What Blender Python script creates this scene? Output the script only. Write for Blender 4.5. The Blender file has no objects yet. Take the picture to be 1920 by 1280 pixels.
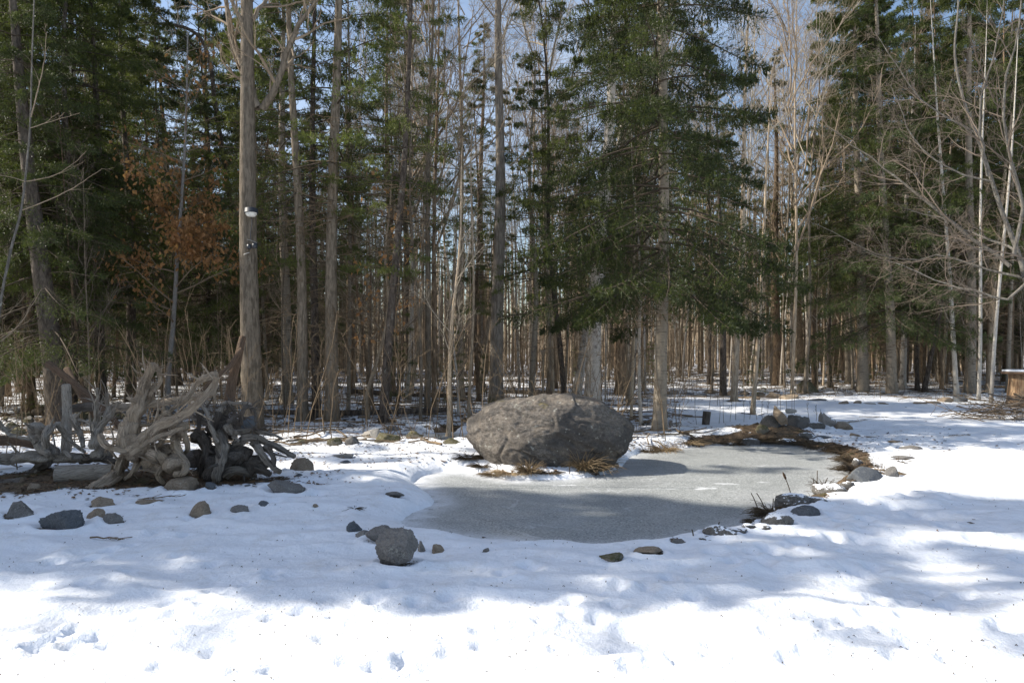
import bpy, math, random
import numpy as np
from mathutils import Vector, Matrix

R = math.radians
SC = bpy.context.scene
COL = SC.collection

# ------------------------------------------------------------------ camera, sky, sun, exposure
F, CX, HORIZON, CAMZ = 1340.0, 960.0, 655.0, 1.7
PITCH = math.atan((HORIZON - 640.0) / F)
cam_data = bpy.data.cameras.new('camera')
cam = bpy.data.objects.new('camera', cam_data)
COL.objects.link(cam)
cam.location = (0, 0, CAMZ)
cam.rotation_euler = (R(90) + PITCH, 0, 0)
cam_data.sensor_width = 36
cam_data.lens = F / 1920 * 36
cam_data.clip_start = 0.05
cam_data.clip_end = 1000
SC.camera = cam

SUN_AZ = math.atan2(-0.99, 0.11)         # clockwise from +Y: the sun stands to the left
SUN_EL = R(39)
SUN_DIR = Vector((math.sin(SUN_AZ) * math.cos(SUN_EL), math.cos(SUN_AZ) * math.cos(SUN_EL), math.sin(SUN_EL)))
sun_data = bpy.data.lights.new('sun', 'SUN')
sun_data.energy = 5.0
sun_data.angle = R(0.55)
sun_data.color = (1.0, 0.93, 0.82)
sun = bpy.data.objects.new('sun', sun_data)
COL.objects.link(sun)
sun.location = (-30, 10, 30)
sun.rotation_euler = SUN_DIR.to_track_quat('Z', 'Y').to_euler()

world = bpy.data.worlds.new('World')
SC.world = world
world.use_nodes = True
wn, wl = world.node_tree.nodes, world.node_tree.links
wn.clear()
w_out = wn.new('ShaderNodeOutputWorld')
w_bg = wn.new('ShaderNodeBackground')
w_bg.inputs['Strength'].default_value = 0.115
w_sky = wn.new('ShaderNodeTexSky')
w_sky.sky_type = 'NISHITA'
w_sky.sun_disc = False
w_sky.sun_elevation = SUN_EL
w_sky.sun_rotation = SUN_AZ
w_sky.air_density = 1.0
w_sky.dust_density = 1.2
w_tc = wn.new('ShaderNodeTexCoord')
w_map = wn.new('ShaderNodeMapping')
w_map.inputs['Scale'].default_value = (1.5, 1.5, 4.0)
w_map.inputs['Location'].default_value = (0.35, 0.2, 0.0)
w_no = wn.new('ShaderNodeTexNoise')
w_no.inputs['Scale'].default_value = 1.3
w_no.inputs['Detail'].default_value = 7
w_no.inputs['Roughness'].default_value = 0.55
w_rp = wn.new('ShaderNodeValToRGB')
w_rp.color_ramp.elements[0].position = 0.44
w_rp.color_ramp.elements[0].color = (0, 0, 0, 1)
w_rp.color_ramp.elements[1].position = 0.72
w_rp.color_ramp.elements[1].color = (0.85, 0.85, 0.85, 1)
w_mix = wn.new('ShaderNodeMixRGB')
w_mix.inputs['Color2'].default_value = (3.9, 4.5, 5.5, 1)     # thin white cloud, in the sky texture's units
wl.new(w_tc.outputs['Generated'], w_map.inputs['Vector'])
wl.new(w_map.outputs['Vector'], w_no.inputs['Vector'])
wl.new(w_no.outputs['Fac'], w_rp.inputs['Fac'])
wl.new(w_rp.outputs['Color'], w_mix.inputs['Fac'])
wl.new(w_sky.outputs['Color'], w_mix.inputs['Color1'])
wl.new(w_mix.outputs['Color'], w_bg.inputs['Color'])
wl.new(w_bg.outputs['Background'], w_out.inputs['Surface'])

SC.view_settings.view_transform = 'Standard'
SC.view_settings.look = 'None'
SC.view_settings.exposure = 0.72
SC.view_settings.gamma = 1.0
SC.view_settings.use_curve_mapping = False
SC.render.engine = 'CYCLES'
SC.cycles.max_bounces = 6
SC.cycles.diffuse_bounces = 3
SC.cycles.glossy_bounces = 2
SC.cycles.transmission_bounces = 3
SC.cycles.use_denoising = True
SC.cycles.sample_clamp_indirect = 6.0

# ------------------------------------------------------------------ noise
def _h(ix, iy, iz, seed):
    h = (ix.astype(np.int64) * 374761393 + iy.astype(np.int64) * 668265263 + iz.astype(np.int64) * 2147483647 + seed * 1274126177) & 0xFFFFFFFF
    h = ((h ^ (h >> 13)) * 1274126177) & 0xFFFFFFFF
    h = ((h ^ (h >> 16)) * 2246822519) & 0xFFFFFFFF
    return h ^ (h >> 15)

def noise3(x, y, z, seed=0):
    x, y, z = np.broadcast_arrays(np.asarray(x, float), np.asarray(y, float), np.asarray(z, float))
    ix, iy, iz = np.floor(x), np.floor(y), np.floor(z)
    fx, fy, fz = x - ix, y - iy, z - iz
    u, v, w = [f * f * f * (f * (f * 6 - 15) + 10) for f in (fx, fy, fz)]
    def g(a, b, c):
        h = _h(ix + a, iy + b, iz + c, seed)
        gx = ((h & 1023) / 511.5 - 1); gy = (((h >> 10) & 1023) / 511.5 - 1); gz = (((h >> 20) & 1023) / 511.5 - 1)
        return gx * (fx - a) + gy * (fy - b) + gz * (fz - c)
    def mx(a, b, t): return a + (b - a) * t
    return mx(mx(mx(g(0,0,0), g(1,0,0), u), mx(g(0,1,0), g(1,1,0), u), v),
              mx(mx(g(0,0,1), g(1,0,1), u), mx(g(0,1,1), g(1,1,1), u), v), w)

def fbm(x, y, z=0.37, oct=4, seed=0):
    s, a, f = 0, 1.0, 1.0
    for o in range(oct):
        s = s + a * noise3(np.asarray(x) * f, np.asarray(y) * f, np.asarray(z) * f + o * 3.1, seed + o)
        a *= 0.5; f *= 2.03
    return s

def sstep(a, b, x):
    t = np.clip((np.asarray(x, float) - a) / (b - a), 0, 1)
    return t * t * (3 - 2 * t)

# ------------------------------------------------------------------ photograph pixel -> place
CP, SP = math.cos(PITCH), math.sin(PITCH)
def ray(px, py):
    z = (640.0 - py) / F
    return np.array([(px - CX) / F, CP - SP * z, SP + CP * z])
def on_plane(px, py, z):
    d = ray(px, py)
    t = (z - CAMZ) / d[2]
    return np.array([0, 0, CAMZ]) + d * t
def at_depth(px, py, Y):
    d = ray(px, py)
    return np.array([0, 0, CAMZ]) + d * (Y / d[1])

ICE_Z = -0.13
POND_PX = [(748,978),(770,962),(795,952),(812,946),(806,932),(790,918),(772,905),(790,892),(830,884),(872,884),(915,890),(960,899),
    (1010,899),(1060,899),(1105,893),(1140,887),(1165,873),(1180,856),(1205,846),(1260,842),(1310,836),(1345,829),(1420,829),(1480,833),
    (1540,840),(1572,851),(1590,866),(1596,884),(1575,905),(1545,922),(1500,945),(1440,972),(1400,988),(1345,998),(1310,1006),
    (1275,1017),(1240,1023),(1180,1028),(1120,1029),(1030,1026),(960,1020),(900,1017),(850,1010),(800,1001),(765,990)]
POND = np.array([on_plane(a, b, ICE_Z)[:2] for a, b in POND_PX])
POOL_PX = [(782,817),(800,811),(850,810),(885,812),(895,822),(870,829),(830,832),(795,829)]
POOL = np.array([on_plane(a, b, ICE_Z + 0.03)[:2] for a, b in POOL_PX])

def poly_sd(x, y, poly):
    """signed distance to a polygon, positive outside"""
    x = np.asarray(x, float); y = np.asarray(y, float)
    out = np.full(x.shape, 9.0)
    lo, hi = poly.min(0) - 2.5, poly.max(0) + 2.5
    m = (x > lo[0]) & (x < hi[0]) & (y > lo[1]) & (y < hi[1])
    if not m.any(): return out
    p = np.stack([x[m], y[m]], -1)
    dd = np.full(len(p), 1e9); ins = np.zeros(len(p), bool)
    n = len(poly)
    for i in range(n):
        a, b = poly[i], poly[(i + 1) % n]
        e = b - a; w = p - a
        t = np.clip((w @ e) / (e @ e), 0, 1)
        q = w - t[:, None] * e
        dd = np.minimum(dd, (q * q).sum(1))
        c = ((a[1] > p[:, 1]) != (b[1] > p[:, 1])) & (p[:, 0] < (b[0] - a[0]) * (p[:, 1] - a[1]) / (b[1] - a[1] + 1e-12) + a[0])
        ins ^= c
    d = np.sqrt(dd); d[ins] *= -1
    out[m] = d
    return out

PRINTS_PX = [(60,1222,9),(100,1208,9),(205,1208,8),(300,1255,9),(395,1222,8),(505,1172,9),(610,1212,13),(655,1250,15),(730,1105,9),(628,1165,8),
    (445,1262,7),(510,1262,8),(95,1190,8),(1000,1065,10),(985,1062,9),(945,1078,10),(1180,1190,18),(1260,1230,11),(1480,1245,12),(1700,1190,12),
    (1790,1245,15),(1885,1185,14),(1510,1240,9),(1045,1215,7),(1625,1000,12),(1645,988,11),(1560,1008,10),(1435,1065,12),(1340,1045,12),(1380,1062,11),
    (1690,925,10),(1655,922,9),(1620,945,9),(1720,965,12),(1780,985,10),(1830,1010,12),(1600,1075,9),(840,1120,10),(780,1130,9),(560,1150,8),
    (330,1045,8),(400,1060,9),(240,1080,9),(160,1100,9),(700,1130,9),(1120,1165,9),(1300,1130,9),(1750,1110,9),(1560,1180,10),(900,1190,10)]
for k_, (xa, ya, xb, yb, n_) in enumerate(((20, 1240, 560, 1075, 17), (700, 1270, 1290, 1080, 15), (1180, 1265, 1905, 1100, 16), (1420, 1050, 1880, 885, 18), (120, 1060, 640, 905, 12), (1700, 1240, 1560, 935, 12))):
    for q_ in range(n_):
        f_ = q_ / n_; s_ = 1 if q_ % 2 else -1
        PRINTS_PX.append((xa + (xb - xa) * f_ + s_ * 9 + 14 * math.sin(q_ * 2.3 + k_), ya + (yb - ya) * f_ + s_ * 5 + 5 * math.sin(q_ * 4.1), 7 + 3 * math.sin(q_ * 1.7 + k_) ** 2))
PRINTS = [(on_plane(a, b, 0.0), w) for a, b, w in PRINTS_PX]
BERM = on_plane(1450, 812, 0.0)
ISLE = on_plane(1040, 885, -0.1)

def forest_edge(x):
    return 12.5 + (24 - 12.5) * sstep(2.8, 6.0, x)

def H(x, y):
    x = np.asarray(x, float); y = np.asarray(y, float)
    far = sstep(9, 22, y)
    z = 0.05 * fbm(x * .35, y * .35, oct=2, seed=5) + 0.20 * far * fbm(x * .13, y * .13, oct=3, seed=9)
    z = z + far * 0.07 * fbm(x * .8, y * .8, oct=3, seed=13)
    near = 1 - sstep(14, 25, y)
    z = z + near * (0.048 * fbm(x * .75, y * 1.35, oct=3, seed=21) + 0.022 * fbm(x * 3.1, y * 4.2, oct=4, seed=23) + 0.010 * np.abs(noise3(x * 6.0, y * 7.5, .2, 27)))
    rid = 1 - np.abs(noise3(x * 0.9 + 3, y * 1.9, 0.5, 31)) * 2.2
    z = z + near * 0.045 * np.clip(rid, 0, 1) ** 2
    for (c, w) in PRINTS:
        r = max(w * c[1] / F * 1.5, .05)
        ca = math.sin(c[0] * 37.0 + c[1] * 11.0); dx, dy = x - c[0], y - c[1]
        m = (np.abs(x - c[0]) < r * 5) & (np.abs(y - c[1]) < r * 6)
        if m.any():
            q = ((x[m] - c[0]) / r) ** 2 + ((y[m] - c[1]) / (r * 1.25)) ** 2
            z = np.array(z); z[m] += -0.044 * np.exp(-q * 1.1) + 0.013 * np.exp(-(np.sqrt(q) - 1.7) ** 2 * 3)
    z = z + 0.16 * np.exp(-((x - BERM[0]) / 0.9) ** 2 - ((y - BERM[1] - 0.25) / 0.55) ** 2)
    z = z + 0.10 * np.exp(-((x + 6.0) / 2.2) ** 2 - ((y - 9.6) / 1.0) ** 2)
    for poly, ice, w in ((POND, ICE_Z, 0.34), (POOL, ICE_Z + .03, 0.25)):
        d = poly_sd(x, y, poly)
        m = d < 1.2
        if m.any():
            z = np.array(z, float)
            dm = d[m] + 0.035 * fbm(x[m] * 3, y[m] * 3, oct=3, seed=41)
            s = sstep(0, w, dm)
            zo = ice + (np.maximum(z[m], ice + 0.03) - ice) * (0.15 * s + 0.85 * np.sqrt(np.clip(dm / w, 0, 1)) * (dm > 0))
            zi = ice - 0.35 * sstep(0, 0.5, -dm) - 0.004
            z[m] = np.where(dm > 0, zo, zi)
    return z

def hz(x, y):
    a, b = np.array([float(x)]), np.array([float(y)])
    h = float(H(a, b)[0])
    if poly_sd(a, b, POND)[0] < .03: h = max(h, ICE_Z)
    if poly_sd(a, b, POOL)[0] < .03: h = max(h, ICE_Z + .03)
    return h

def ground_at(px, py):
    d = ray(px, py)
    t = -CAMZ / d[2]
    for _ in range(12):
        p = d * t
        t = (hz(p[0], p[1]) - CAMZ) / d[2] * 0.6 + t * 0.4
    p = d * t
    return np.array([p[0], p[1], hz(p[0], p[1])])

# ------------------------------------------------------------------ objects and meshes
def tag(o, label=None, cat=None, group=None, kind=None):
    if label: o['label'] = label
    if cat: o['category'] = cat
    if group: o['group'] = group
    if kind: o['kind'] = kind
    return o

def thing(name, label, cat, loc, group=None):
    o = bpy.data.objects.new(name, None)
    o.empty_display_size = 0.2
    COL.objects.link(o)
    o.location = tuple(float(c) for c in loc)
    return tag(o, label, cat, group)

def link(name, me, parent=None, loc=None, label=None):
    o = bpy.data.objects.new(name, me)
    COL.objects.link(o)
    if parent is not None: o.parent = parent
    if loc is not None: o.location = tuple(float(c) for c in loc)
    if label: o['label'] = label
    return o

class MB:
    """collects numpy geometry and turns it into one mesh"""
    def __init__(s): s.v, s.f, s.n, s.g, s.has = [], [], 0, [], False
    def add(s, V, faces, mat=0, smooth=True, grain=None):
        V = np.asarray(V, np.float32).reshape(-1, 3)
        s.g.append(grain if grain is not None else np.zeros((len(V), 3)))
        s.has |= grain is not None
        for fa in (faces if isinstance(faces, list) else [faces]):
            s.f.append((np.asarray(fa, np.int32) + s.n, mat, smooth))
        s.v.append(V); s.n += len(V)
        return s
    def mesh(s, name, mats, offset=None):
        V = np.concatenate(s.v) if s.v else np.zeros((0, 3), np.float32)
        if offset is not None: V = V - np.asarray(offset, np.float32)
        me = bpy.data.meshes.new(name)
        me.vertices.add(len(V)); me.vertices.foreach_set('co', np.ascontiguousarray(V, np.float32).ravel())
        idx = np.concatenate([f.ravel() for f, _, _ in s.f]) if s.f else np.zeros(0, np.int32)
        tot = np.concatenate([np.full(len(f), f.shape[1], np.int32) for f, _, _ in s.f])
        start = np.concatenate([[0], np.cumsum(tot)[:-1]]).astype(np.int32)
        me.loops.add(len(idx)); me.loops.foreach_set('vertex_index', idx.astype(np.int32))
        me.polygons.add(len(tot)); me.polygons.foreach_set('loop_start', start)
        me.polygons.foreach_set('material_index', np.concatenate([np.full(len(f), m, np.int32) for f, m, _ in s.f]))
        me.polygons.foreach_set('use_smooth', np.concatenate([np.full(len(f), q, bool) for f, _, q in s.f]))
        for m in mats: me.materials.append(m)
        me.update(calc_edges=True)
        if s.has:
            at = me.attributes.new('grain', 'FLOAT_VECTOR', 'POINT')
            at.data.foreach_set('vector', np.concatenate(s.g).astype(np.float32).ravel())
        return me

def nrm(a): return a / np.maximum(np.linalg.norm(a, axis=-1, keepdims=True), 1e-9)

def tubes(P, Rr, k=3):
    """P (T,S,3), Rr (T,S): T tubes of S rings with k sides"""
    P = np.asarray(P, float); Rr = np.asarray(Rr, float)
    T, S, _ = P.shape
    tan = nrm(np.gradient(P, axis=1))
    mean = nrm(P[:, -1] - P[:, 0])
    ref = np.where(np.abs(mean[:, 2:3]) > 0.8, np.array([[1.0, 0.13, 0]]), np.array([[0.0, 0.1, 1.0]]))
    u = nrm(np.cross(tan, ref[:, None, :]))
    v = np.cross(tan, u)
    a = np.arange(k) * 2 * math.pi / k
    V = P[:, :, None, :] + Rr[:, :, None, None] * (np.cos(a)[None, None, :, None] * u[:, :, None, :] + np.sin(a)[None, None, :, None] * v[:, :, None, :])
    base = (np.arange(T) * S * k)[:, None, None]
    i = (np.arange(S - 1) * k)[None, :, None]
    j = np.arange(k)[None, None, :]; j2 = (j + 1) % k
    q = np.stack([base + i + j, base + i + j2, base + i + k + j2, base + i + k + j], -1).reshape(-1, 4)
    return V.reshape(-1, 3), q

def spline(pts, n):
    """Catmull-Rom through rows of pts, n samples"""
    pts = np.asarray(pts, float)
    m = len(pts)
    if m == 2:
        t = np.linspace(0, 1, n)[:, None]
        return pts[0] * (1 - t) + pts[1] * t
    ex = np.vstack([2 * pts[0] - pts[1], pts, 2 * pts[-1] - pts[-2]])
    t = np.linspace(0, m - 1 - 1e-6, n)
    i = t.astype(int); f = (t - i)[:, None]
    p0, p1, p2, p3 = ex[i], ex[i + 1], ex[i + 2], ex[i + 3]
    return 0.5 * (2 * p1 + (p2 - p0) * f + (2 * p0 - 5 * p1 + 4 * p2 - p3) * f ** 2 + (3 * p1 - p0 - 3 * p2 + p3) * f ** 3)

def limb_verts(path, rad, k=12, rough=0.18, freq=6.0, seed=0, flute=0.0, cap=True):
    """one knobbly wooden limb: displaced tube with rounded ends"""
    path = np.asarray(path, float); rad = np.asarray(rad, float)
    if cap:
        d0 = nrm(path[0] - path[1]); d1 = nrm(path[-1] - path[-2])
        path = np.vstack([path[0] + d0 * rad[0] * .35, path[0] + d0 * rad[0] * .3, path, path[-1] + d1 * rad[-1] * .3, path[-1] + d1 * rad[-1] * .35])
        rad = np.concatenate([[rad[0] * .03, rad[0] * .7], rad, [rad[-1] * .7, rad[-1] * .03]])
    V, q = tubes(path[None], rad[None], k)
    S = len(path)
    c = np.repeat(path, k, 0); r = np.repeat(rad, k)
    d = nrm(V - c)
    n = fbm(V[:, 0] * freq, V[:, 1] * freq, V[:, 2] * freq, oct=3, seed=seed)
    if flute:
        an = np.tile(np.arange(k), S) * 2 * math.pi / k
        n = n + flute / max(rough, .01) * 0.5 * np.sin(an * 5 + 1.3 * seed + 2 * noise3(c[:, 0] * 2, c[:, 1] * 2, c[:, 2] * 2, seed))
    al = np.concatenate([[0], np.cumsum(np.linalg.norm(np.diff(path, axis=0), axis=1))])
    an = np.tile(np.arange(k), S) * 2 * math.pi / k + np.repeat(al, k) * 1.5
    rm = float(rad.max()) * 1.0
    limb_verts.grain = np.stack([np.cos(an) * rm, np.sin(an) * rm, np.repeat(al, k) * .13 + seed * 1.7], -1)
    return V + d * (n * rough * r)[:, None], q

def grow(rng, P, Rr, L, n, t0, t1, a0, a1, l0, l1, S=5, wander=.12, up=0.0, rk=.55, rmin=.004, taper=.7):
    T, S0, _ = P.shape
    idx = np.repeat(np.arange(T), n); N = len(idx)
    t = t0 + (t1 - t0) * ((np.tile(np.arange(n), T) + rng.random(N)) / n)
    f = t * (S0 - 1); i = np.clip(f.astype(int), 0, S0 - 2); fr = (f - i)[:, None]
    p = P[idx, i] * (1 - fr) + P[idx, i + 1] * fr
    tan = nrm(P[idx, i + 1] - P[idx, i])
    r = Rr[idx, i]
    pv = rng.normal(size=(N, 3)); pv = nrm(pv - (pv * tan).sum(1, keepdims=True) * tan)
    a = rng.uniform(a0, a1, N)[:, None]
    d = np.cos(a) * tan + np.sin(a) * pv
    ln = L[idx] * rng.uniform(l0, l1, N) * (1.15 - taper * t)
    pts = [p]
    for s in range(S):
        d = nrm(d + wander * rng.normal(size=(N, 3)) + np.array([0, 0, up]))
        p = p + d * (ln / S)[:, None]
        pts.append(p)
    r0 = np.maximum(np.minimum(r * rk, ln * .03 + .004), rmin)
    rr = np.maximum(r0[:, None] * np.linspace(1, .3, S + 1)[None], rmin * .7)
    return np.stack(pts, 1), rr, ln

# ------------------------------------------------------------------ materials
class Nt:
    def __init__(s, name):
        s.m = bpy.data.materials.new(name); s.m.use_nodes = True
        s.n = s.m.node_tree.nodes; s.l = s.m.node_tree.links
        s.n.clear()
        s.out = s.n.new('ShaderNodeOutputMaterial')
        s.b = s.n.new('ShaderNodeBsdfPrincipled')
        s.l.new(s.b.outputs[0], s.out.inputs['Surface'])
        s.tc = s.n.new('ShaderNodeTexCoord')
        s.co = s.tc.outputs['Object']
    def set(s, **k):
        for a, v in k.items(): s.b.inputs[a.replace('_', ' ')].default_value = v
    def vary(s):
        """per-object offset so that alike meshes do not share one pattern"""
        oi = s.n.new('ShaderNodeObjectInfo')
        ad = s.n.new('ShaderNodeVectorMath'); ad.operation = 'ADD'
        s.l.new(s.co, ad.inputs[0]); s.l.new(oi.outputs['Location'], ad.inputs[1])
        s.co2 = s.co; s.co = ad.outputs[0]; s.rand = oi.outputs['Random']
    def mapped(s, sc):
        mp = s.n.new('ShaderNodeMapping'); mp.inputs['Scale'].default_value = sc
        s.l.new(s.co, mp.inputs['Vector']); return mp.outputs[0]
    def noise(s, scale, detail=5, rough=.55, vec=None, dist=0.0):
        t = s.n.new('ShaderNodeTexNoise')
        t.inputs['Scale'].default_value = scale; t.inputs['Detail'].default_value = detail
        t.inputs['Roughness'].default_value = rough; t.inputs['Distortion'].default_value = dist
        s.l.new(vec or s.co, t.inputs['Vector']); return t.outputs['Fac']
    def voro(s, scale, vec=None, feat='F1'):
        t = s.n.new('ShaderNodeTexVoronoi'); t.feature = feat; t.inputs['Scale'].default_value = scale
        s.l.new(vec or s.co, t.inputs['Vector']); return t.outputs['Distance']
    def ramp(s, fac, stops, interp='LINEAR'):
        r = s.n.new('ShaderNodeValToRGB'); cr = r.color_ramp; cr.interpolation = interp
        while len(cr.elements) < len(stops): cr.elements.new(.5)
        for e, (p, c) in zip(cr.elements, stops):
            e.position = p
            e.color = (c, c, c, 1) if not isinstance(c, (tuple, list)) else (*c, 1)
        s.l.new(fac, r.inputs[0]); return r.outputs[0]
    def mix(s, fac, a, b, mode='MIX'):
        m = s.n.new('ShaderNodeMixRGB'); m.blend_type = mode
        for i, x in (('Fac', fac), ('Color1', a), ('Color2', b)):
            if isinstance(x, (int, float)): m.inputs[i].default_value = x if i == 'Fac' else (x, x, x, 1)
            elif isinstance(x, (tuple, list)): m.inputs[i].default_value = (*x, 1)
            else: s.l.new(x, m.inputs[i])
        return m.outputs[0]
    def math(s, op, a, b=0.0, clamp=False):
        m = s.n.new('ShaderNodeMath'); m.operation = op; m.use_clamp = clamp
        for i, x in enumerate((a, b)):
            if isinstance(x, (int, float)): m.inputs[i].default_value = x
            else: s.l.new(x, m.inputs[i])
        return m.outputs[0]
    def sep(s, vec=None):
        x = s.n.new('ShaderNodeSeparateXYZ'); s.l.new(vec or s.co, x.inputs[0]); return x.outputs
    def normal_z(s):
        g = s.n.new('ShaderNodeNewGeometry'); return s.sep(g.outputs['Normal'])[2]
    def color(s, c): s.l.new(c, s.b.inputs['Base Color'])
    def bump(s, h, strength=.5, dist=.02):
        b = s.n.new('ShaderNodeBump'); b.inputs['Strength'].default_value = strength; b.inputs['Distance'].default_value = dist
        s.l.new(h, b.inputs['Height'])
        if s.b.inputs['Normal'].links: s.l.new(s.b.inputs['Normal'].links[0].from_socket, b.inputs['Normal'])
        s.l.new(b.outputs[0], s.b.inputs['Normal'])

def bark(name, light, dark, furrow=22, stretch=.14, moss=0.0, lichen=0.25, bump=.7):
    t = Nt(name); t.vary()
    v = t.mapped((1, 1, stretch))
    n = t.noise(furrow, 6, .65, v, .3)
    big = t.noise(2.2, 4, .6)
    c = t.ramp(n, [(.40, dark), (.50, tuple((a + b) / 2 for a, b in zip(light, dark))), (.60, light)])
    c = t.mix(t.ramp(big, [(.35, 0.0), (.7, .55)]), c, tuple(x * .6 for x in light))
    lc = t.ramp(t.noise(9, 5, .7), [(.60, 0.0), (.68, lichen)])
    c = t.mix(lc, c, (.34, .35, .30))
    hsv = t.n.new('ShaderNodeHueSaturation')
    t.l.new(c, hsv.inputs['Color'])
    mr = t.n.new('ShaderNodeMapRange'); mr.inputs[3].default_value = .72; mr.inputs[4].default_value = 1.3
    t.l.new(t.rand, mr.inputs[0]); t.l.new(mr.outputs[0], hsv.inputs['Value'])
    c = hsv.outputs[0]
    if moss:
        z = t.sep(t.co2)[2]
        ad = t.math('ADD', t.math('MULTIPLY', z, -1.1), t.noise(7, 4))
        c = t.mix(t.ramp(ad, [(.15, 0.0), (.5, moss)]), c, (.07, .085, .015))
    t.color(c); t.set(Roughness=.9, Specular_IOR_Level=.2)
    t.bump(n, bump, .03)
    return t.m

def birch(name, light, dark, amount=.58):
    t = Nt(name); t.vary()
    v = t.mapped((.35, .35, 3.2))
    n = t.noise(9, 5, .6, v)
    patch = t.noise(3.0, 5, .7)
    c = t.ramp(t.noise(14, 5, .6), [(.3, tuple(x * .72 for x in light)), (.7, light)])
    c = t.mix(t.ramp(n, [(amount, 0.0), (amount + .07, .85)]), c, dark)
    c = t.mix(t.ramp(patch, [(.58, 0.0), (.66, .75)]), c, dark)
    t.color(c); t.set(Roughness=.8, Specular_IOR_Level=.25)
    t.bump(n, .5, .02)
    return t.m

def needles(name, a, b, trans=.35):
    t = Nt(name)
    oi = t.n.new('ShaderNodeObjectInfo')
    n = t.noise(1.7, 4, .7)
    c = t.ramp(n, [(.3, a), (.7, b)])
    hsv = t.n.new('ShaderNodeHueSaturation')
    mr = t.n.new('ShaderNodeMapRange'); mr.inputs[3].default_value = .7; mr.inputs[4].default_value = 1.25
    t.l.new(oi.outputs['Random'], mr.inputs[0]); t.l.new(mr.outputs[0], hsv.inputs['Value']); t.l.new(c, hsv.inputs['Color'])
    c = hsv.outputs[0]
    t.color(c); t.set(Roughness=.5, Specular_IOR_Level=.35)
    tr = t.n.new('ShaderNodeBsdfTranslucent'); t.l.new(t.mix(.5, c, (.13, .16, .02)), tr.inputs['Color'])
    mx = t.n.new('ShaderNodeMixShader'); mx.inputs[0].default_value = trans
    t.l.new(t.b.outputs[0], mx.inputs[1]); t.l.new(tr.outputs[0], mx.inputs[2]); t.l.new(mx.outputs[0], t.out.inputs['Surface'])
    return t.m

def plain(name, a, b, scale=8, rough=.85, bump=.3):
    t = Nt(name); n = t.noise(scale, 5, .6)
    t.color(t.ramp(n, [(.3, a), (.7, b)])); t.set(Roughness=rough, Specular_IOR_Level=.25)
    if bump: t.bump(n, bump, .01)
    return t.m

def rock(name, a, b, c3, moss=0.0, snow=0.0, scale=1.0, stretch=(1, 1, 1)):
    t = Nt(name); t.vary()
    v = t.mapped(stretch)
    n1 = t.noise(2.5 * scale, 6, .65, v, .5); n2 = t.noise(26 * scale, 6, .7, v); n3 = t.noise(95 * scale, 3, .6)
    c = t.ramp(n1, [(.32, a), (.66, b)])
    c = t.mix(t.ramp(n2, [(.40, 0.0), (.68, .75)]), c, c3)
    c = t.mix(t.ramp(n3, [(.30, .7), (.46, 0.0)]), c, tuple(x * .35 for x in a))
    lich = t.ramp(t.noise(6.5 * scale, 5, .75), [(.60, 0.0), (.67, .55)])
    c = t.mix(lich, c, (.36, .36, .31))
    if moss:
        mm = t.math('ADD', t.math('MULTIPLY', t.normal_z(), .35), t.noise(4 * scale, 5, .7))
        c = t.mix(t.math('MULTIPLY', t.ramp(mm, [(.64 - moss * .2, 0.0), (.74 - moss * .2, 1.0)]), t.ramp(t.noise(30, 4, .7), [(.35, .25), (.6, 1.0)])), c, (.078, .072, .022))
    if snow:
        sm = t.math('ADD', t.math('MULTIPLY', t.normal_z(), .6), t.noise(6 * scale, 5, .7))
        c = t.mix(t.ramp(sm, [(1.02 - snow * .3, 0.0), (1.08 - snow * .3, 1.0)]), c, (.85, .87, .9))
    t.color(c); t.set(Roughness=.85, Specular_IOR_Level=.3)
    t.bump(n2, .6, .02); t.bump(n3, .35, .006)
    return t.m

M = {}
M['grey_bark'] = bark('grey_bark', (0.299, 0.244, 0.183), (0.116, 0.094, 0.068), 22, .19)
M['brown_bark'] = bark('brown_bark', (0.268, 0.189, 0.122), (0.091, 0.063, 0.040), 18, .30, lichen=.1)
M['dark_bark'] = bark('dark_bark', (0.159, 0.128, 0.104), (0.043, 0.034, 0.027), 16, .35, lichen=.5)
M['hemlock_bark'] = bark('hemlock_bark', (0.207, 0.171, 0.140), (0.073, 0.061, 0.051), 18, .3, lichen=.35)
M['alder_bark'] = bark('alder_bark', (.165, .152, .132), (.072, .066, .057), 30, .3, lichen=.5)
M['tan_bark'] = bark('tan_bark', (0.537, 0.427, 0.305), (0.244, 0.183, 0.122), 22, .2, lichen=.15)
M['moss_bark'] = bark('moss_bark', (0.329, 0.287, 0.238), (0.146, 0.122, 0.098), 24, .14, moss=.9)
M['fir_bark'] = birch('fir_bark', (0.311, 0.262, 0.201), (0.079, 0.063, 0.049), .58)
M['birch_bark'] = birch('birch_bark', (0.537, 0.476, 0.403), (0.098, 0.079, 0.061), .62)
M['white_birch'] = birch('white_birch', (0.525, 0.482, 0.415), (0.146, 0.110, 0.085), .66)
M['twig'] = plain('twig_wood', (0.180, 0.138, 0.094), (0.312, 0.240, 0.168), 3)
M['pale_twig'] = plain('pale_twig_wood', (0.288, 0.240, 0.180), (0.456, 0.390, 0.300), 3)
M['red_twig'] = plain('red_twig_wood', (.105, .082, .063), (.185, .148, .116), 4)
M['bough'] = plain('bough_wood', (.055, .043, .032), (.11, .085, .06), 3)
M['dead_twig'] = plain('dead_twig_wood', (0.132, 0.096, 0.060), (0.240, 0.174, 0.108), 2)
M['needle_dark'] = needles('needles_dark', (.030, .047, .017), (.070, .090, .028))
M['needle_mid'] = needles('needles_mid', (0.057, 0.083, 0.023), (0.129, 0.149, 0.041), .42)
M['needle_olive'] = needles('needles_olive', (0.063, 0.086, 0.023), (0.138, 0.149, 0.046), .45)
M['needle_deep'] = needles('needles_deep', (.024, .040, .015), (.062, .082, .026), .4)
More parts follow.
